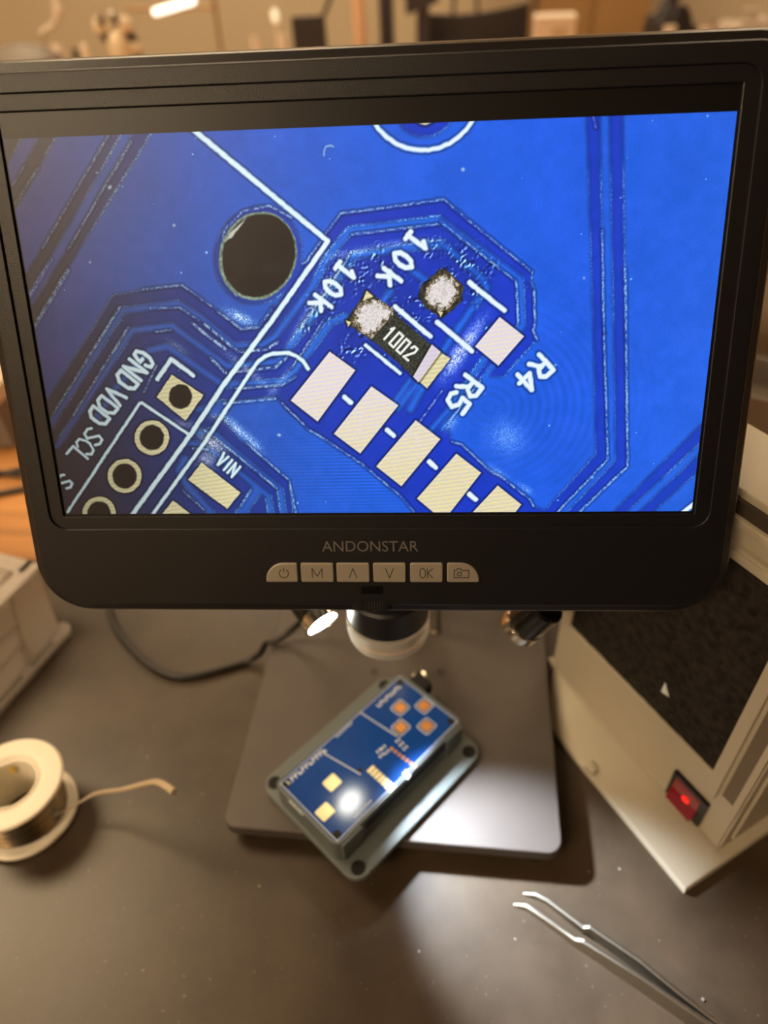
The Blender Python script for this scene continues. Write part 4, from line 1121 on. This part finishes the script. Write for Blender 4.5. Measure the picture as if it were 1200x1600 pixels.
def foot(bm):
    q = [bq(-150, -7.5, 0), bq(2, -7.5, 0), bq(6, -4, 0), bq(6, 2, 0), bq(-150, 2, 0)]
    loft(bm, [[(x, y, .2) for x, y, z in q], [(x, y, 4.4) for x, y, z in q]])
bp('hinge_lip', foot, 'long hinge lip along the foot of the wall')
for a in (-10, -38, -66, -94):
    bp('recess_shade_plate', lambda bm: quadplate(bm, [bq(a - 20, -5.6, 4.45), bq(a, -5.6, 4.45), bq(a, -2.4, 4.45), bq(a - 20, -2.4, 4.45)], .25), m=mat('pp_shade', (150, 146, 138), .4, trans=.3))  # thin plates toned darker for the shade in the hinge recesses

# ------------------------------------------------------------------ crumbs on the mat
CRUMBS = [(-74.3, -61.4, .8, 'solder crumb alone on the mat below the front left corner of the base plate'), (83.2, -41.3, .7, 'solder crumb nearest the right front corner of the base plate'), (97.9, -38.8, .7, 'solder crumb between the base plate corner and the extractor tray'), (124.8, -90.1, 1.0, 'solder crumb right of the tweezers near the lower right corner'), (110.9, -68.8, .5, 'solder crumb above the middle of the tweezers'), (4.3, -82.6, .8, 'solder crumb below the middle of the base plate'), (47.2, -73.9, .6, 'solder crumb just below the tips of the tweezers'), (-153.5, .8, .7, 'solder crumb above the loose end of the solder wire')]
def crumb(x, y, r, lab):
    bm = NB(); r *= .7; bmesh.ops.create_icosphere(bm, subdivisions=1, radius=r)
    for v in bm.verts: v.co = Vector((v.co.x * rnd.uniform(.7, 1.3), v.co.y * rnd.uniform(.7, 1.3), v.co.z * .6)) + Vector((x, y, r * .5))
    tag(finish('solder_crumb', bm, mat('crumb', (150, 144, 136), .4, metal=.3)), lab, 'crumb', 'loose solder crumbs on the mat')
for x, y, r, lab in CRUMBS:
    crumb(x, y, r, lab)

# ------------------------------------------------------------------ things behind the monitor
grey_case = mat('grey_case', (120, 112, 104), .5)
cream = mat('cream', (226, 210, 180), .45)
dark_grey = mat('dark_grey', (46, 42, 44), .6)
cardboard = mat('cardboard', (168, 130, 88), .8, var=.05, vscale=20)
paper_white = mat('paper_white', (222, 208, 190), .7)
navy = mat('navy', (52, 50, 58), .55)

inst = empty('bench_instrument', (-.455, .34, -.003), 'grey bench instrument with white top at the left screen edge', 'instrument')
part('case', lambda bm: box(bm, -75, 75, -55, 55, 4, 46, 3), grey_case, inst)
part('cover', lambda bm: box(bm, -77, 77, -57, 57, 46, 62, 4), paper_white, inst, 'pale cover')
part('handle', lambda bm: tube(bm, spline([(-60, 0, 60), (-60, 0, 92), (0, 0, 98), (60, 0, 92), (60, 0, 60)], 6), 7, 12), dark_grey, inst, 'black carrying handle')
for x in (-60, 60):
    part('foot', lambda bm: box(bm, x - 8, x + 8, -50, 50, 0, 4.5, 1), rubber, inst)
for i, (lab, pts) in enumerate((('thin black lead on the wood left of the screen, upper one', [(-520, 262, 0), (-420, 240, 0), (-350, 262, 0), (-300, 300, 0), (-260, 360, 0)]), ('thin black lead on the wood left of the screen, lower one', [(-520, 215, 0), (-400, 214, 0), (-330, 236, 0), (-280, 250, 0), (-200, 290, 0)]))):
    bm = NB(); tube(bm, spline(pts, 8), 2.6, 8)
    o = finish('test_lead', bm, cable_black); o.location.z = -.0004 if i else -.0004
    tag(o, lab, 'cable')

tr = empty('sorting_tray', (.30, .31, -.003), 'grey plastic tray standing behind the fume extractor', 'tray', rz=-.42)
part('tray_wall', lambda bm: box(bm, -110, 110, -3, 0, 0, 42, .8), grey_case, tr)
part('tray_wall', lambda bm: box(bm, -110, 110, 90, 93, 0, 30, .8), grey_case, tr)
part('tray_wall', lambda bm: box(bm, 107, 110, 0, 90, 0, 36, .8), grey_case, tr)
part('tray_wall', lambda bm: box(bm, -110, -107, 0, 90, 0, 36, .8), grey_case, tr)
part('tray_bottom', lambda bm: box(bm, -110, 110, 0, 90, .5, 3, .4), grey_case, tr)

fb = empty('far_bench', (0, 1.75, RZ0 / 1000), 'long bench in the background under the instruments', 'workbench')
part('bench_top', lambda bm: box(bm, -1500, 1300, -600, 420, 748, 780, 3), oak, fb)
for sx, sy in ((-1440, -540), (-1440, 360), (1240, -540), (1240, 360)):
    part('leg', lambda bm: box(bm, sx - 30, sx + 30, sy - 30, sy + 30, 0, 748, 3), steel, fb)

st = empty('stereo_microscope', (-.81, 1.7, 0), 'cream stereo microscope with two eyepieces on the far bench', 'microscope')
part('foot', lambda bm: prism(bm, rrect(-70, 70, -70, 110, 20), 0, 16, 2), dark_grey, st)
part('stand', lambda bm: box(bm, -14, 14, 60, 88, 14, 130, 4), dark_grey, st)
part('arm', lambda bm: box(bm, -16, 16, 0, 88, 96, 122, 5), cream, st)
part('pod', lambda bm: lathe(bm, [(0, 92), (20, 94), (24, 104), (26, 128), (22, 142), (14, 150), (0, 152)], 28), cream, st)
part('objective', lambda bm: lathe(bm, [(0, 70), (14, 70), (16, 74), (16, 100), (0, 100)], 24, (6, 0, 0)), dark_grey, st)
for s in (-1, 1):
    part('prism_housing', lambda bm: lathe(bm, [(0, 148), (12, 150), (17, 160), (17, 170), (12, 179), (0, 182)], 20, (s * 28 - 3, -6, 0)), cream, st)
    e = part('eyepiece', lambda bm: tube(bm, [(s * 24 - 4, -8, 156), (s * 15 - 4, -26, 184), (s * 14 - 4, -28, 187)], [7, 7, 9], 16), dark_grey, st)
    part('eye_lens', lambda bm: tube(bm, [(s * 14 - 4, -28, 187), (s * 14 - 4, -30, 190)], [8.4, 7.4], 16), chrome, e)
    part('focus_knob', lambda bm: tube(bm, [(s * 24, 2, 140), (s * 38, 2, 142)], [9, 9], 16), dark_grey, st)

bl = empty('bench_lamp', (-.632, 1.9, 0), 'bench lamp with a lit white tube and thin arm in the background', 'lamp')
part('lamp_foot', lambda bm: lathe(bm, [(0, 0), (60, 0), (62, 3), (60, 10), (6, 14), (0, 14)], 28), dark_grey, bl)
part('pole', lambda bm: tube(bm, [(0, 0, 10), (1, 0, 100), (6, 0, 230)], 4.5, 12), mat('brass_dull', (150, 116, 74), .4, metal=.4), bl)
part('arm', lambda bm: tube(bm, [(4, 0, 170), (-110, 0, 173), (-230, 0, 174)], 4, 10), mat('brass_dull', (150, 116, 74), .4, metal=.4), bl)
part('tube_lamp', lambda bm: tube(bm, [(-153, -12, 166), (-150, -12, 167), (-45, -12, 187), (-40, -12, 188)], [4, 8, 8, 4], 16), mat('tube_glow', (255, 250, 235), .4, emit=(1, .93, .8, 1), estr=2.2), bl, 'lit white tube')

bu = empty('indicator_bulb', (-.456, 1.8, 0), 'small pale greenish bulb on a stem in the background', 'bulb')
part('stem', lambda bm: lathe(bm, [(0, 0), (24, 0), (24, 4), (3, 8), (3, 146), (0, 146)], 16), cream, bu)
part('bulb', lambda bm: lathe(bm, [(0, 143), (6, 146), (9, 154), (9, 163), (6, 171), (0, 174)], 20), mat('bulb_glow', (240, 245, 215), .3, emit=(1, .95, .68, 1), estr=.55), bu, 'pale glowing bulb')

sb = empty('black_monitor', (-.358, 1.7, 0), 'small square black monitor on the far bench with slanted arm', 'monitor')
part('panel', lambda bm: box(bm, -38, 38, -9, 9, 96, 166, 3), dark_grey, sb)
part('neck', lambda bm: box(bm, -8, 8, 4, 14, 4, 110, 2), dark_grey, sb)
part('foot', lambda bm: prism(bm, rrect(-45, 45, -40, 50, 8), 0, 6, 1), dark_grey, sb)
part('slanted_arm', lambda bm: tube(bm, [(26, 4, 156), (36, 4, 166), (62, 4, 212)], 5, 12), dark_grey, sb)

for x, y, r, h, m, lab in ((-460, 1600, 9, 144, paper_white, 'white squeeze bottle left of the small black monitor, further left one'), (-400, 1600, 10, 146, paper_white, 'white squeeze bottle just left of the small black monitor'),
                           (-914, 1600, 12, 142, paper_white, 'pale bottle on the far bench at the far left'), (-850, 1600, 10, 143, paper_white, 'pale bottle right beside the dark one at the far left'), (-873, 1600, 8, 134, dark_grey, 'short dark bottle between two pale ones at the far left')):
    b = empty('squeeze_bottle', (x / 1000, y / 1000, 0), lab, 'bottle', group='bottles on the far bench')
    part('flask', lambda bm: lathe(bm, [(0, 0), (r * 2, 0), (r * 2.1, 3), (r * 2.1, h * .62), (r * 1.2, h * .75), (r * .6, h * .8), (0, h * .8)], 20), m, b)
    part('spout', lambda bm: lathe(bm, [(0, h * .78), (r, h * .78), (r * .95, h * .9), (r * .7, h), (0, h)], 16), m, b)

pt = empty('door_post', (-.246, 2.32, RZ0 / 1000), 'dark upright post beside a pale tube in the background', 'post')
part('post', lambda bm: box(bm, -20, 20, -20, 20, 0, 1100, 3), navy, pt)
part('floor_plate', lambda bm: box(bm, -24, 24, -60, 60, 0, 8, 2), navy, pt)
pc = empty('cardboard_tube', (-.316, 2.24, RZ0 / 1000), 'pale pinkish cardboard tube standing by the dark post', 'tube')
part('tube_wall', lambda bm: lathe(bm, [(15, 0), (17, 0), (17, 1060), (15, 1060), (15, 0)], 24), mat('pink_card', (222, 184, 150), .7), pc)
part('end_cap', lambda bm: lathe(bm, [(0, 1058), (17.5, 1058), (17.5, 1064), (0, 1064)], 24), paper_white, pc)

ch = empty('office_chair', (.004, 2.58, RZ0 / 1000), 'black office chair with curved backrest behind the monitor', 'chair')
def back(bm):
    n = 16; A = []; B = []
    L = []
    for i in range(n + 1):
        t = i / n * 2 - 1
        x = t * 162; yb = -270 - 34 * (1 - t * t); zt = 878 + 12 * t * t + (7 * t)
        L.append([(x, yb, 560), (x, yb - 8, 700), (x, yb, zt - 4), (x, yb + 8, zt), (x, yb + 26, zt - 4), (x, yb + 20, 700), (x, yb + 26, 560)])
    loft(bm, L)
part('backrest', back, dark_grey, ch)
part('seat', lambda bm: prism(bm, rrect(-210, 210, -150, 240, 60), 430, 490, 14), dark_grey, ch)
part('back_bar', lambda bm: tube(bm, [(0, -270, 600), (0, -285, 470), (0, -40, 430)], 14, 12), steel, ch)
part('gas_lift', lambda bm: lathe(bm, [(0, 60), (25, 60), (25, 430), (0, 430)], 20, (0, 40, 0)), steel, ch)
for k in range(5):
    a = k * 2 * math.pi / 5 + .3
    part('leg', lambda bm: tube(bm, [(0, 40, 80), (150 * math.cos(a), 40 + 150 * math.sin(a), 66), (270 * math.cos(a), 40 + 270 * math.sin(a), 40)], [20, 16, 12], 10), dark_grey, ch)
    part('castor', lambda bm: tube(bm, [(270 * math.cos(a) - 12, 40 + 270 * math.sin(a), 24), (270 * math.cos(a) + 12, 40 + 270 * math.sin(a), 24)], 24, 16), rubber, ch)

ts = empty('tripod_stand', (-.02, 2.99, RZ0 / 1000), 'thin dark two-legged stand rising behind the black chair', 'stand')
for s, x0, x1 in ((-1, -40, -66), (1, 30, 62)):
    part('leg', lambda bm: tube(bm, [(x1 * 2, 60 * s, 0), (x0, 0, 900), (x0 * .95, 0, 1000)], 7, 10), dark_grey, ts)
part('crossbar', lambda bm: tube(bm, [(-60, 0, 1000), (60, 0, 1000)], 7, 10), dark_grey, ts)

wm = empty('wall_monitor', (-.13, 2.2, 0), 'dark tilted panel hanging over the chair at the top edge', 'monitor')
part('panel', lambda bm: loft(bm, [[(-48, -8, 108), (2, -8, 122), (42, -8, 136), (48, -8, 260), (-58, -8, 260)], [(-48, 8, 108), (2, 8, 122), (42, 8, 136), (48, 8, 260), (-58, 8, 260)]]), navy, wm, smooth=False)
part('bracket', lambda bm: box(bm, -14, 14, 6, 30, 4, 240, 2), navy, wm)
part('foot', lambda bm: prism(bm, rrect(-60, 60, -50, 60, 8), 0, 6, 1), navy, wm)

wb = empty('paper_carton', (.212, 2.0, 0), 'whitish carton right of the black chair', 'carton')
part('carton', lambda bm: box(bm, -49, 49, -40, 40, 0, 112, 2), paper_white, wb)
part('lid_flap', lambda bm: box(bm, -51, 51, -42, 42, 108, 118, 1.5), paper_white, wb)
part('printed_patch', lambda bm: box(bm, -8, 30, -40.6, -39.8, 70, 96), mat('patch_tan', (196, 174, 146), .7), wb)

cb = empty('wood_cabinet', (.41, 2.95, RZ0 / 1000), 'brown cabinet against the back wall at the right', 'cabinet')
part('carcass', lambda bm: box(bm, -190, 190, -140, 300, 60, 1150, 4), mat('brown_panel', (164, 124, 78), .6, var=.05, vscale=6), cb)
part('plinth', lambda bm: box(bm, -180, 180, -120, 290, 0, 60), dark_grey, cb)
part('edge_strip', lambda bm: box(bm, -196, -188, -146, -100, 60, 1150, 1), dark_grey, cb)
for s in (-1, 1):
    part('door', lambda bm: box(bm, min(s * 3, s * 186), max(s * 3, s * 186), -152, -140, 70, 1140, 3), mat('brown_panel', (164, 124, 78), .6), cb)

def bag(name, c, r, m, lab, seed, cat='bag'):
    rr = random.Random(seed)
    t = empty(name, (c[0] / 1000, c[1] / 1000, 0), lab, cat)
    def f(bm):
        bmesh.ops.create_icosphere(bm, subdivisions=3, radius=1)
        for v in bm.verts:
            k = 1 + .16 * math.sin(v.co.x * 5 + seed) * math.cos(v.co.y * 4 + v.co.z * 6)
            v.co = Vector((v.co.x * r[0] * k, v.co.y * r[1] * k, max(0, (v.co.z * .5 + .5) * r[2] * k)))
    part('sack', f, m, t)
    part('knot', lambda bm: lathe(bm, [(0, r[2] * .9), (r[0] * .16, r[2] * .95), (r[0] * .1, r[2] * 1.02), (r[0] * .22, r[2] * 1.12), (0, r[2] * 1.1)], 14), m, t)
bag('storage_bag', (455, 1800), (58, 50, 150), dark_grey, 'dark bag in the clutter at the upper right', 3)
bag('storage_bag', (620, 1800), (78, 60, 122), mat('pale_bag', (186, 172, 156), .6), 'pale crumpled bag at the upper right corner', 5)
bag('storage_bag', (526, 1730), (24, 24, 112), mat('rose_bag', (150, 122, 112), .6), 'rosy brown bag between a dark and a pale one', 8)
for x, z, lab in ((432, 122, 'white cup left in the clutter at the upper right'), (506, 118, 'white cup right in the clutter at the upper right')):
    c = empty('white_cup', (x / 1000, 1.70, 0), lab, 'cup')
    part('cup_wall', lambda bm: lathe(bm, [(0, 1), (10, 0), (13, z), (12, z), (9.4, 3), (0, 3)], 20), paper_white, c)
    part('cup_rim', lambda bm: lathe(bm, [(12, z), (13.6, z - 1), (13.6, z + 1), (12, z + 1.5), (12, z)], 20), paper_white, c)

sd = empty('grey_hood', (-.83, 1.3, 0), 'rounded grey instrument cover at the upper left edge', 'cover')
part('dome', lambda bm: lathe(bm, [(0, 4), (60, 4), (72, 40), (74, 120), (66, 160), (48, 174), (20, 182), (0, 183)], 40), grey_case, sd)
part('rim', lambda bm: lathe(bm, [(58, 0), (76, 0), (78, 6), (70, 12), (58, 8), (58, 0)], 40), dark_grey, sd)
ho = empty('air_hose', (-.77, 1.36, 0), 'thin pale hose hanging down at the upper left', 'hose')
part('hose', lambda bm: tube(bm, spline([(10, 0, 420), (2, 0, 300), (3, 0, 246), (4, 0, 222), (-14, 0, 202), (-42, 0, 186), (-60, 40, 120), (-40, 60, 4)], 8), 4.5, 10), paper_white, ho)
part('coupling', lambda bm: lathe(bm, [(0, 216), (9, 216), (10, 220), (10, 230), (9, 234), (0, 234)], 16, (6, 0, 0)), paper_white, ho)
